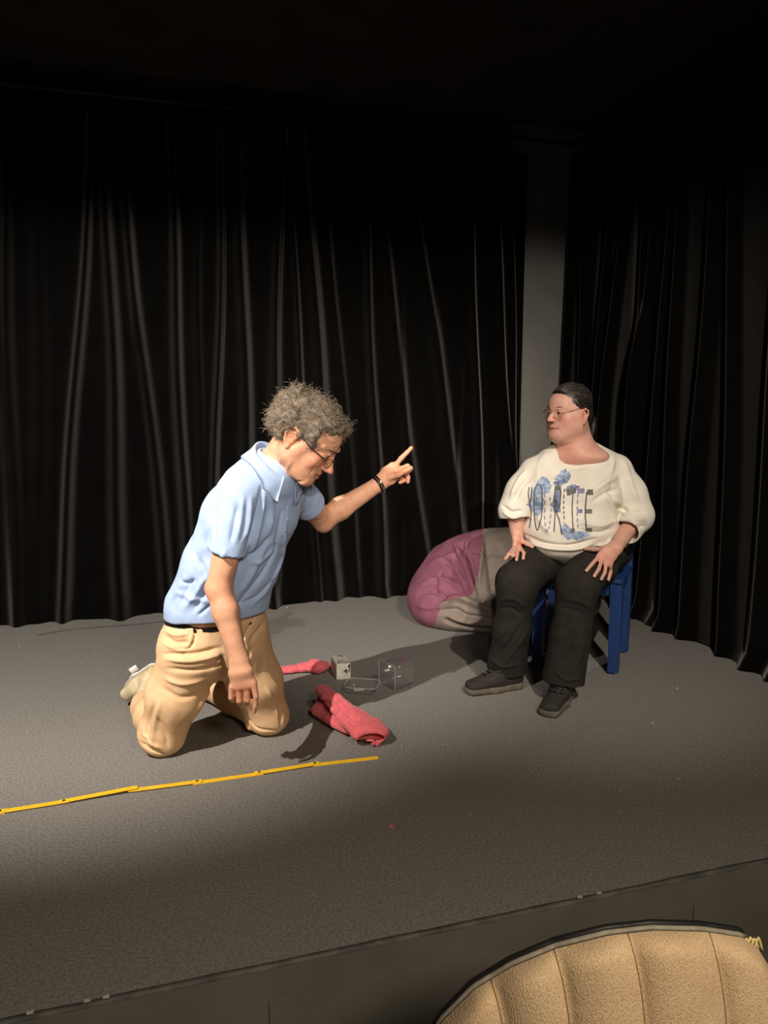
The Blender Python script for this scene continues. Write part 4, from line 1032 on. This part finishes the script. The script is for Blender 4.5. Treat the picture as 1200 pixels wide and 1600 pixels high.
# the print on the sweater: washes of blue and tall thin letters, laid on the cloth
ZX, ZY = 150 / 1200, 140 / 1120
def zp(x, y): return 800 + x * ZX, 720 + y * ZY
def patch(name, outline, m, off, n=9):
    P = [zp(*p) for p in outline]; cu, cv = np.mean(P, 0); P = spline(P + [P[0]], 6 * len(P))[:-1]
    vs, fs = [], []
    r = np.random.default_rng(len(P) + int(cu * 7)); jag = 1 + .10 * r.normal(size=len(P))
    for i in range(n + 1):
        for j, (u, v) in enumerate(P):
            f = i / n * (jag[j] if i == n else 1); s = stuck(bv, cu + (u - cu) * f, cv + (v - cv) * f, off); vs.append(s[0] if s else None)
    k = len(P)
    for i in range(n):
        for j in range(k):
            q = (i * k + j, i * k + (j + 1) % k, (i + 1) * k + (j + 1) % k, (i + 1) * k + j)
            if all(vs[x] is not None for x in q): fs.append(q)
    vs = [v if v is not None else V3(0, 0, 0) + wroot for v in vs]
    o = MB().add(vs, fs).build(name, m, sw); return o
patch('print', [(225, 480), (300, 290), (390, 190), (470, 250), (480, 360), (400, 420), (280, 430)], 'print_blue', .0012)
patch('print', [(185, 545), (260, 470), (370, 440), (400, 560), (330, 690), (240, 600)], 'print_blue', .0012)
patch('print', [(510, 280), (570, 180), (650, 110), (740, 180), (680, 270), (600, 300)], 'print_blue', .0012)
patch('print', [(520, 270), (620, 240), (720, 190), (700, 260), (600, 310), (530, 300)], 'print_slate', .0014)
patch('print', [(490, 560), (530, 400), (590, 340), (610, 480), (590, 640), (540, 660)], 'print_slate', .0013)
patch('print', [(600, 900), (650, 770), (720, 860), (900, 890), (970, 920), (900, 970), (700, 980)], 'print_blue', .0012)
patch('print', [(680, 330), (760, 300), (850, 330), (740, 420), (690, 430)], 'print_slate', .0013)
def stroke(pts, w=5.5, m='print_dark', dash=False):
    P = spline([zp(*p) for p in pts], 10 * len(pts)); g = []
    for i in range(len(P)):
        t = P[min(i + 1, len(P) - 1)] - P[max(i - 1, 0)]; t = t / (np.linalg.norm(t) + 1e-9); nn = np.array([-t[1], t[0]]) * w * ZX / 2
        a, b = stuck(bv, *(P[i] - nn), .002), stuck(bv, *(P[i] + nn), .002)
        g.append((a[0], b[0]) if a and b else None)
    mb = MB()
    for i in range(len(g) - 1):
        if g[i] is None or g[i + 1] is None or (dash and i % 5 >= 3): continue
        mb.add([g[i][0], g[i][1], g[i + 1][1], g[i + 1][0]], [(0, 1, 2, 3)])
    if mb.f: mb.build('letter_stroke', m, sw)
def block(x0, y0, x1, y1, m='print_olive'): 
    g = []
    for x in np.linspace(x0, x1, 4):
        row = [stuck(bv, *zp(x, y), .0022) for y in np.linspace(y0, y1, 4)]
        if any(r is None for r in row): return
        g.append([r[0] for r in row])
    MB().sheet(g).build('letter_block', m, sw)
W_ = 13
stroke([(215, 330), (205, 420), (225, 560), (240, 700), (222, 835)], W_); stroke([(250, 330), (243, 420), (228, 520)], W_)
stroke([(330, 290), (285, 370), (278, 560), (290, 760), (320, 865), (355, 770), (375, 620), (375, 380), (345, 290)], W_)
stroke([(400, 300), (412, 520), (408, 740), (440, 885), (475, 780), (490, 600), (470, 440)], W_, 'print_lilac', True)
stroke([(540, 310), (530, 480), (540, 640), (527, 890)], W_); stroke([(560, 310), (605, 350), (600, 500), (560, 640), (590, 740), (625, 920)], W_); stroke([(545, 600), (556, 480), (570, 590)], W_)
stroke([(655, 350), (645, 560), (655, 740)], W_, 'print_dark', True)
stroke([(765, 400), (752, 600), (765, 860)], W_)
stroke([(825, 410), (815, 640), (825, 850)], W_, 'print_lilac', True)
stroke([(935, 390), (915, 640), (930, 860)], W_ + 2)
for b in ((740, 335, 800, 405), (545, 315, 610, 370), (940, 360, 1015, 425), (925, 605, 1000, 660), (920, 835, 1000, 890), (738, 845, 785, 900), (690, 350, 735, 430)): block(*b)
for b in ((820, 345, 905, 405), (815, 605, 880, 655)): block(*b, m='print_lilac')

# trainers
def trainer(heel, toe, root, ankle):
    s = empty('shoe', heel); s.parent = root; s.location = Vector(tuple(np.asarray(heel) - wloc(root)))
    h, t = np.array(heel, float), np.array(toe, float); h[2] = t[2] = 0; ax = nrm(t - h); Ln = np.linalg.norm(t - h); lat = np.cross(EZ, ax)
    def P(f, l=0., z=0.): return h + ax * Ln * f + lat * l + EZ * z
    lo, hi = np.minimum(h, t) - .1, np.maximum(h, t) + .1; lo[2] = -.02; hi[2] = .2
    F = Field(lo, hi, .0032)
    F.put(ecap(P(.13, 0, .05), P(.45, 0, .052), (.034, .046), (.042, .044), lat), .02)
    F.put(ecap(P(.45, 0, .052), P(.85, 0, .035), (.044, .042), (.040, .026), lat), .02)
    F.put(cap(P(.22, 0, .06), P(.23, 0, .085), .040, .038), .02); F.put(cap(P(.40, 0, .066), P(.32, 0, .088), .03, .032), .02)
    F.put(cap(P(.23, 0, .10), P(.23, 0, .16), .030, .034), .004, 's'); F.cut((0, 0, .022), (0, 0, -1))
    v, q = F.mesh(2); obj_np('upper', v, q, 'shoe_black', s); bvs = BVHTree.FromPolygons([Vector(p) for p in v], [list(map(int, x)) for x in q])
    F = Field(lo, hi, .0032)
    F.put(ecap(P(.13, 0, .016), P(.5, 0, .016), (.041, .030), (.046, .030), lat), .02); F.put(ecap(P(.5, 0, .016), P(.86, 0, .018), (.048, .030), (.044, .026), lat), .02)
    F.cut((0, 0, .0), (0, 0, -1)); F.cut((0, 0, .030), (0, 0, 1)); v, q = F.mesh(2); v[:, 2] = np.maximum(v[:, 2], 0.001); obj_np('sole', v, q, 'sole_grey', s)
    def top(f, l):
        p = P(f, l, .25); r = bvs.ray_cast(Vector(p), Vector((0, 0, -1))); return np.array(r[0]) + np.array(r[1]) * .003 if r[0] is not None else p - EZ * .2
    for k in range(4):
        f = .42 + .075 * k; lc = MB(); lc.tube([top(f, -.026), top(f + .01, -.012), top(f + .015, 0), top(f + .01, .012), top(f, .026)], .0032, 6); lc.build('lace', 'lace', s)
    lc = MB()
    for sg in (-1, 1):
        lp = [top(.40, 0) + EZ * .004, top(.41, sg * .02) + EZ * .010, top(.47, sg * .034) + EZ * .006, top(.45, sg * .02) + EZ * .006, top(.41, 0) + EZ * .005]; lc.tube(spline(lp, 14), .0026, 6)
    lc.build('lace', 'lace', s)
    return s
trainer(gp(818, 1072), gp(722, 1086), wom, WAR)
trainer(gp(890, 1080), gp(852, 1126), wom, WAL)

# ================================================================ blue chair
cFR, cBR, cFL = gp(958, 1052), gp(988, 1022), gp(840, 1035)
cx_ = nrm(cFL - cFR); cx_ = nrm(cx_ - EZ * 0); cy_ = nrm(np.cross(cx_, EZ)); cy_ = cy_ if cy_ @ (cBR - cFR) > 0 else -cy_
wd_ = float((cFL - cFR) @ cx_); dp_ = max(.33, float((cBR - cFR) @ cy_)); wd_ = max(wd_, .35)
ch0 = cFR + cx_ * wd_ / 2 + cy_ * dp_ / 2
chair = tag(empty('wooden_chair', ch0), 'blue painted wooden chair that the woman sits on', 'chair')
SZ = .448
for i, (a, b) in enumerate(((0, 0), (1, 0), (0, 1), (1, 1))):
    p = cFR + cx_ * wd_ * a + cy_ * dp_ * b; top = SZ - .02 if b == 0 else .80
    lg = MB()
    lean = cy_ * (.05 if b else 0)
    half = .026; V8 = []
    for (z, o, hw) in ((.008, 0, half * .9), (.30, 0, half), (SZ - .02, 0, half), (top, 1 if b else 0, half * (.8 if b else 1))):
        c = p + EZ * z + lean * o * (z > SZ)
        V8.append([c - cx_ * hw - cy_ * hw, c + cx_ * hw - cy_ * hw, c + cx_ * hw + cy_ * hw, c - cx_ * hw + cy_ * hw])
    n = len(V8); fs = [(3, 2, 1, 0), tuple((n - 1) * 4 + k for k in range(4))]
    for j in range(n - 1):
        for k in range(4): fs.append((j * 4 + k, j * 4 + (k + 1) % 4, j * 4 + 4 + (k + 1) % 4, j * 4 + 4 + k))
    lg.add([q for r in V8 for q in r], fs); leg = lg.build('leg', 'blue_wood', chair, smooth=False)
    gl = MB()
    for dx, dy in ((-1, -1), (1, 1)): gl.tube([p + cx_ * .014 * dx + cy_ * .014 * dy + EZ * .0, p + cx_ * .014 * dx + cy_ * .014 * dy + EZ * .009], .009, 10)
    gl.build('glide', 'chrome', leg)
st_ = MB(); st_.box(ch0 + EZ * (SZ - .006) - cy_ * .005, (cx_, cy_, EZ), (wd_ / 2 + .028, dp_ / 2 + .03, .011), .006); st_.build('seat', 'blue_wood', chair, smooth=False)
for a in (0, 1):
    r_ = MB(); r_.box(cFR + cx_ * wd_ * a + cy_ * dp_ / 2 + EZ * (SZ - .05), (cx_, cy_, EZ), (.010, dp_ / 2 - .026, .030), .003); r_.build('side_rail', 'blue_wood', chair, smooth=False)
    r_ = MB(); r_.box(cFR + cx_ * wd_ / 2 + cy_ * dp_ * a + EZ * (SZ - .05), (cx_, cy_, EZ), (wd_ / 2 - .026, .010, .030), .003); r_.build('apron', 'blue_wood', chair, smooth=False)
for z, o in ((.62, .025), (.76, .045)):
    r_ = MB(); r_.box(cFR + cx_ * wd_ / 2 + cy_ * (dp_ + o) + EZ * z, (cx_, cy_, EZ), (wd_ / 2 - .018, .009, .032), .003); r_.build('back_slat', 'blue_wood', chair, smooth=False)

# ================================================================ beanbag behind the chair
bc = V3(.70, 4.36, 0)
bag = tag(empty('beanbag', bc), 'slumped mauve and grey beanbag lying behind the blue chair', 'beanbag')
F = Field((.02, 3.86, -.02), (1.42, 4.86, .66), .008)
F.put(ell((.66, 4.36, .16), (.50, .38, .20)), .02)
F.put(ell((.60, 4.42, .30), (.33, .28, .20)), .14)
F.put(ell((.86, 4.40, .30), (.34, .28, .21)), .14)
F.put(ell((.30, 4.30, .10), (.15, .22, .13)), .12)
F.put(ell((1.10, 4.38, .12), (.16, .24, .14)), .12)
F.put(ell((.52, 4.12, .09), (.26, .14, .10)), .08)
F.cut((0, 0, .004), (0, 0, -1))
V, Q = F.mesh(2); N_ = normals(V, Q); V = shell_wave(V, N_, .008, 12, 31, 6); V = shell_wave(V, normals(V, Q), .003, 34, 32, 6)
V = folds(V, Q, [([(690, 945), (712, 935), (735, 940), (775, 958)], .018, .022), ([(685, 955), (712, 952), (730, 962), (770, 968)], .012, -.016), ([(695, 968), (720, 978), (770, 985)], .012, -.022), ([(700, 962), (725, 970), (770, 976)], .014, .014),
                 ([(705, 850), (725, 880), (745, 930)], .016, .016), ([(720, 850), (738, 885), (750, 940)], .014, -.016), ([(690, 870), (715, 895), (735, 935)], .014, -.012), ([(660, 910), (690, 905), (715, 915)], .016, .012),
                 ([(655, 925), (685, 925), (700, 940)], .012, -.012), ([(690, 895), (680, 915), (685, 935)], .012, -.010), ([(760, 845), (765, 890), (770, 935)], .016, -.014), ([(755, 840), (752, 880), (745, 930)], .010, .010), ([(670, 880), (700, 870), (730, 860)], .02, .010), ([(700, 845), (712, 865), (715, 890)], .010, -.012), ([(735, 840), (728, 860), (732, 885)], .012, .014), ([(650, 945), (670, 950), (690, 948)], .012, .008)], 1.6)
V[:, 2] = np.maximum(V[:, 2], .003)
poly = [pw(u, v, 4.1)[[0, 2]] for u, v in ((560, 760), (757, 760), (755, 840), (748, 890), (738, 930), (715, 933), (690, 942), (683, 965), (670, 1000), (560, 1040))]
ctr = V[Q].mean(1)
# project the centroids along the view onto that plane for the seam shape
tt = 4.1 / ctr[:, 1]; PX = ctr[:, 0] * tt; PZ = CAM_H + (ctr[:, 2] - CAM_H) * tt
ins = np.zeros(len(ctr), bool)
for i in range(len(poly)):
    (x0, z0), (x1, z1) = poly[i], poly[i - 1]
    c = ((z0 > PZ) != (z1 > PZ)) & (PX < (x1 - x0) * (PZ - z0) / (z1 - z0 + 1e-12) + x0); ins ^= c
def submesh(V, Q, msk):
    q = Q[msk]; u, inv = np.unique(q, return_inverse=True); return V[u], inv.reshape(q.shape)
v1, q1 = submesh(V, Q, ins); obj_np('mauve_panel', v1, q1, 'mauve', bag)['label'] = 'mauve fabric panel'
v1, q1 = submesh(V, Q, ~ins); obj_np('grey_panel', v1, q1, 'bag_grey', bag)['label'] = 'warm grey fabric panel'

# ================================================================ folding ruler, one blade per 20 cm
jt = [(588, 1185), (492, 1196), (405, 1210), (308, 1224), (208, 1237), (100, 1255), (0, 1271), (-104, 1288)]
J = [gp(*p) for p in jt]
rul = tag(empty('folding_ruler', J[0]), 'yellow folding ruler laid open across the carpet before the kneeling man', 'ruler')
for i in range(len(J) - 1):
    a, b = J[i], J[i + 1]; d = nrm(b - a); sd = np.cross(EZ, d); z = .0022 + (.0035 if i % 2 else 0); lift = .008 if i == 4 else 0
    bl = MB(); c = (a + b) / 2; ln = np.linalg.norm(b - a) / 2 + (.014 if 0 < i else .007)
    tl_ = nrm(d - EZ * 0 + EZ * (-.03 if i == 4 else 0)); bl.box(c + EZ * (z + lift), (tl_, sd, np.cross(tl_, sd)), (ln, .0095, .0017), .0006); blade = bl.build('blade', 'yellow', rul, smooth=False)
    if i:
        rv = MB(); rv.tube([a + EZ * .002, a + EZ * .0105], .0045, 10); rv.build('rivet', 'gun_metal', blade)
        en = MB(); en.box(a - d * .0 + EZ * .0078, (d, sd, EZ), (.016, .0097, .0008), .0003); en.build('end_plate', 'yellow', blade, smooth=False)
    tk = MB()
    for k in range(1, 20):
        p = a + d * (k * .01) + sd * .0065 + EZ * (z + .0018 + lift - (-.0) ); tk.box(p + EZ * (.03 * (.1 - k * .01) if i == 4 else 0), (d, sd, EZ), (.0005, .0018, .0003))
    tk.build('tick_marks', 'ink', blade, smooth=False)

# ================================================================ pink socks
def cloth_tube(name, label, chains, res, lines, org, hollow=None, seed=1, wave=(.0022, 60)):
    pts = np.array([p for ch, _ in chains for p in ch]); F = Field(pts.min(0) - .12, pts.max(0) + .12, res)
    for ch, rad in chains:
        for i in range(len(ch) - 1):
            d = ch[i + 1] - ch[i]; F.put(ecap(ch[i], ch[i + 1], rad[i], rad[i + 1], np.cross(EZ, d)), .012)
    F.cut((0, 0, .003), (0, 0, -1))
    if hollow is not None:
        for p, d, r in hollow: slab(F, p, d, .09, .12); F.put(ecap(p - nrm(d) * .03, p + nrm(d) * .03, r, r, np.cross(EZ, d)), .003, 's')
    V, Q = F.mesh(2); N = normals(V, Q); V = shell_wave(V, N, wave[0], wave[1], seed, 6); V = folds(V, Q, lines); V[:, 2] = np.maximum(V[:, 2], .002)
    o = obj_np(name, V, Q, 'pink_knit', origin=org); return tag(o, label, 'sock', 'pink socks on the stage')
a = [gp(436, 1048, .015), gp(455, 1046, .018), gp(472, 1043, .02), gp(488, 1040, .03), gp(499, 1042, .03), gp(506, 1040, .026)]
cloth_tube('pink_sock', 'small pink knitted sock lying crumpled behind the white carton', [(a, [(.028, .018), (.026, .018), (.030, .022), (.046, .028), (.042, .026), (.030, .020)])], .003,
           [([(445, 1032), (455, 1038), (465, 1045)], .005, .004), ([(468, 1032), (478, 1042), (490, 1045)], .005, -.005)], gp(472, 1045), [(a[0] - nrm(a[1] - a[0]) * .012, -(a[1] - a[0]), (.024, .013))], 41)
b1 = [gp(503, 1078, .085), gp(515, 1090, .085), gp(534, 1106, .078), gp(553, 1124, .066), gp(572, 1138, .052), gp(586, 1150, .042)]
b2 = [gp(512, 1092, .035), gp(506, 1110, .03), gp(522, 1122, .028), gp(552, 1136, .03)]
cloth_tube('pink_sock', 'large pink knitted sock lying twisted in front of the clear tray', [(b1, [(.028, .022), (.036, .024), (.044, .026), (.058, .030), (.074, .032), (.066, .030)]), (b2, [(.045, .020), (.052, .024), (.045, .025), (.05, .028)])], .0032,
           [([(507, 1065), (525, 1095), (545, 1118), (562, 1126)], .006, -.010), ([(515, 1062), (532, 1088), (552, 1110)], .008, .006), ([(540, 1120), (552, 1132), (566, 1126)], .006, -.005), ([(500, 1095), (515, 1100), (525, 1112)], .006, -.006), ([(560, 1090), (575, 1105), (590, 1115)], .008, .005)],
           gp(545, 1120), [(gp(580, 1156, .035), gp(582, 1170) - gp(572, 1140), (.05, .020))], 43)
hm = MB(); hp_ = [gp(u, v, z) for u, v, z in ((572, 1157, .022), (580, 1157, .026), (586, 1160, .018), (582, 1163, .008), (590, 1164, .008), (596, 1158, .016))]
hm.tube(spline(hp_, 26), .0042, 7)
hm.build('hem', 'pink_knit', [o for o in COL.objects if o.name.startswith('pink_sock')][-1])

# ================================================================ white carton with black marks
q0, q1_, q3 = gp(526, 1063), gp(548, 1061), gp(514, 1043)
ux = nrm(q1_ - q0); uy = np.cross(EZ, ux); uy = uy if uy[1] > 0 else -uy
lx = np.linalg.norm(q1_ - q0); ly = .125; lz = .072; oc = q0 + ux * lx / 2 + uy * ly / 2
# the box runs away to the left
sh = nrm(q3 - q0); uy = nrm(sh); ux = nrm(np.cross(uy, EZ)); oc = q0 + ux * lx / 2 + uy * ly / 2
ct = MB(); ct.box(oc + EZ * (lz / 2 + .001), (ux, uy, EZ), (lx / 2, ly / 2, lz / 2), .0015)
cart = tag(empty('carton', oc), 'small white carton with black marks standing beside the pink socks', 'box')
ct.build('box', 'carton', cart, smooth=False)
def cface(x, z): return q0 + ux * lx * x - uy * .0012 + EZ * (lz * z + .001)
def ctop(x, y): return q0 + ux * lx * x + uy * ly * y + EZ * (lz + .0022)
def ribbon(fn, pts, w, m, nm='print_mark'):
    P = spline(pts, 6 * len(pts)) if len(pts) > 2 else np.array(pts, float); g = []
    for i in range(len(P)):
        t = P[min(i + 1, len(P) - 1)] - P[max(i - 1, 0)]; t = t / np.linalg.norm(t); n = np.array([-t[1], t[0]]) * w; g.append([fn(*(P[i] - n)), fn(*(P[i] + n))])
    MB().sheet(g).build(nm, m, cart)
for p in ([(.05, .05), (.45, .52), (.05, .95)], [(.95, .05), (.45, .52)], [(.45, .52), (.62, .95)], [(.1, .1), (.9, .08)]): 
    for i in range(len(p) - 1): ribbon(cface, [p[i], p[i + 1]], .012, 'carton_grey', 'fold_line')
ribbon(cface, [(.62, .45), (.68, .65), (.74, .45), (.66, .38)], .035, 'ink'); ribbon(cface, [(.80, .75), (.92, .95), (.90, .60), (.84, .42)], .035, 'ink'); ribbon(cface, [(.55, .5), (.60, .6)], .03, 'ink')
ribbon(cface, [(.45, .18), (.7, .24), (.9, .22)], .02, 'carton_grey')
ribbon(ctop, [(.45, .85), (.6, .95), (.75, .82), (.85, .9)], .03, 'ink'); ribbon(ctop, [(.1, .15), (.4, .22), (.7, .12), (.95, .2)], .05, 'carton_grey'); ribbon(ctop, [(.15, .55), (.5, .5), (.9, .6)], .02, 'carton_grey'); ribbon(ctop, [(.2, .3), (.5, .36), (.85, .3)], .02, 'ink')

# ================================================================ clear plastic tray and tub
def rrect(c, ax, ay, hx, hy, r, n=6):
    out = []
    for sx, sy, a0 in ((1, 1, 0), (-1, 1, 90), (-1, -1, 180), (1, -1, 270)):
        for k in range(n + 1):
            a = math.radians(a0 + 90 * k / n); out.append(c + ax * (sx * (hx - r) + r * math.cos(a)) + ay * (sy * (hy - r) + r * math.sin(a)))
    return out
def loft(loops, th, close_first=True):
    g = [l + [l[0]] for l in loops]; m = MB(); m.sheet(g, th)
    if close_first: n = len(loops[0]); m.add(loops[0], [tuple(range(n))])
    return m
tc = gp(566, 1080); tx = nrm(gp(597, 1072) - gp(538, 1068)); ty = np.cross(EZ, tx)
tray = tag(empty('plastic_tray', tc), 'shallow clear plastic tray lying open beside the white carton', 'tray')
loft([rrect(tc + EZ * z, tx, ty, hx, hy, r) for z, hx, hy, r in ((.002, .055, .042, .018), (.006, .060, .047, .02), (.034, .068, .055, .024))], .0012).build('bowl', 'clear_plastic', tray)
rim = MB(); rim.tube(rrect(tc + EZ * .035, tx, ty, .071, .058, .026), .0022, 6, closed=True); rim.build('rim', 'plastic_rim', tray)
pp = MB(); pp.box(tc + EZ * .006 - tx * .015, (nrm(tx + ty * .3), nrm(ty - tx * .3), EZ), (.022, .014, .001), .0004); pp.build('paper_insert', 'carton', tray, smooth=False)
bx0 = gp(613, 1074); bd_ = nrm(V3(.80, .60, 0)); bs = np.cross(EZ, bd_)
tub = tag(empty('plastic_tub', bx0), 'clear square plastic tub tipped on its side behind the tray', 'tub')
hw = .058
loft([rrect(bx0 + bd_ * k + EZ * (hw + .004), bs, EZ, h, h, .016) for k, h in ((.085, .044), (.080, .049), (-.03, .056))], .0012).build('wall', 'clear_plastic', tub)
rim = MB(); rim.tube(rrect(bx0 - bd_ * .03 + EZ * (hw + .004), bs, EZ, .0585, .0585, .017), .0018, 6, closed=True); rim.build('rim', 'plastic_rim', tub)

# ================================================================ auditorium chair in front of the stage
vt = np.array([(640, 1690), (664, 1640), (690, 1597), (740, 1547), (800, 1511), (870, 1482), (950, 1462), (1020, 1454), (1100, 1456), (1160, 1465), (1183, 1480), (1203, 1512), (1222, 1560), (1236, 1640)], float)
us = np.concatenate([np.linspace(640, 1160, 91), np.linspace(1165, 1236, 16)]); vtop = np.interp(us, vt[:, 0], vt[:, 1])
ac = V3(.33, 1.06, -SH)
ach = tag(empty('auditorium_chair', ac), 'beige channel-tufted auditorium chair with black piped back before the stage', 'chair')
Y0 = 1.02
def seam_x(v0, v): return .26 * (v - v0) ** .92 if v > v0 else 0
edges_ = [560, 680, 770, 868, 983, 1110, 1235, 1350]
g = []; grim = []
for u0, v0 in zip(us, vtop):
    row = []
    barrel = .05 * ((u0 - 960) / 290) ** 2
    for j in range(26):
        s = j / 25; dv = 330 * s ** 1.25; u = u0 + .34 * dv * math.exp(-dv / 240); v = v0 + dv
        w = np.interp(u0, edges_, np.arange(len(edges_))); bul = abs(math.sin(PI * w)) ** .55
        y = Y0 + barrel - .022 * bul * min(1, .25 + dv / 40) - .022 * (1 - math.exp(-dv / 22)) + .0004 * 0
        row.append(pw(u, v, y))
    g.append(row); grim.append(row[0])
bk = MB(); bk.sheet(g); bk.build('back_cover', 'beige_cloth', ach)
# thin seams in the valleys
for e in edges_[1:-1]:
    i = int(np.argmin(np.abs(us - e))); sm = MB(); sm.tube([np.array(p) - V3(0, .0005, 0) for p in g[i]], .0011, 5); sm.build('seam', 'seam', ach)
gt = MB(); gt.tube([p + V3(0, .008, -.001) for p in grim[2:92]], .0038, 8); gt.build('grey_piping', 'grey_trim', ach)
bt_ = MB(); bt_.tube([p + V3(0, .0155, .001) for p in grim[1:92]], .005, 8); bt_.build('black_piping', 'black_trim', ach)
inner = [[np.array(p) + V3(0, .018, -.001 if k == 0 else 0) + V3(0, .045 * min(1, k / 4), 0) for k, p in enumerate(r[:22])] for r in g]
MB().sheet(inner).build('back_pad', 'beige_cloth', ach)
fo = MB(); pf = pw(1168, 1464, Y0 + .045)
for k in range(4): fo.tube(spline([pf + V3(-.012 + .006 * k, -.012, -.012), pf + V3(-.006 + .006 * k, -.008, .003 + .002 * (k % 2)), pf + V3(.004 + .006 * k, -.004, -.012 - .003 * k)], 7), .0022, 6)
fo.build('torn_foam', 'foam', ach)
se = MB(); se.box(V3(.36, 1.30, -.09), (E1, E2, EZ), (.19, .19, .045), .02); se.build('seat', 'beige_cloth', ach, smooth=False)
for a in (-1, 1):
    for b in (-1, 1):
        l = MB(); p = V3(.36, 1.30, 0) + E1 * .15 * a + E2 * .15 * b; l.tube([p + EZ * -.12, p + EZ * (-SH + .0)], [.02, .014], 10); l.build('leg', 'dark_wood', ach)

# ================================================================ crumbs, cord
def crumb(u, v, r, m, label, grp=None):
    p = gp(u, v); rg = np.random.default_rng(int(u * 3 + v)); c = p + EZ * r * .5; mb = MB(); mb.sphere(c, [r * rg.uniform(.7, 1.5), r * rg.uniform(.6, 1.1), r * .5], 6, 4)
    mb.v = [tuple(np.array(q) + rg.normal(size=3) * r * .12) for q in mb.v]; o = mb.build('crumb', m, origin=p, smooth=False); tag(o, label, 'crumb', grp)
crumb(611, 1293, .007, 'pink_knit', 'small red scrap lying alone on the front of the carpet')
CR = 'tiny pale crumb on the bare carpet between stage edge and blue chair'
for (u, v, r, lb) in ((1060, 1218, .005, CR), (735, 1275, .004, CR), (970, 1236, .003, CR), (970, 1268, .003, CR), (1180, 1212, .003, CR), (692, 1164, .003, CR),
                      (1020, 1130, .004, 'tiny pale crumb on carpet a step in front of the blue chair'), (1058, 1076, .004, 'tiny pale crumb on carpet beside the blue chair legs'),
                      (628, 1167, .004, 'tiny pale crumb on carpet beside the large pink sock'), (30, 1010, .005, 'tiny pale crumb on carpet near the back curtain and cord'),
                      (448, 950, .005, 'tiny pale crumb at the hem of the back curtain behind the man'), (183, 1232, .003, 'tiny pale crumb touching the yellow ruler')):
    crumb(u, v, r, 'chip', lb, 'pale crumbs on the carpet')
cd = MB(); cd.tube(spline([gp(60, 992, .004), gp(100, 985, .004), (gp(150, 980, .004)), gp(205, 976, .004), gp(235, 973, .004), gp(262, 970, .004)], 30), .0035, 6)
tag(cd.build('cord', 'worn_edge', origin=gp(150, 969)), 'thin pale cord lying along the hem of the back curtain', 'cord')
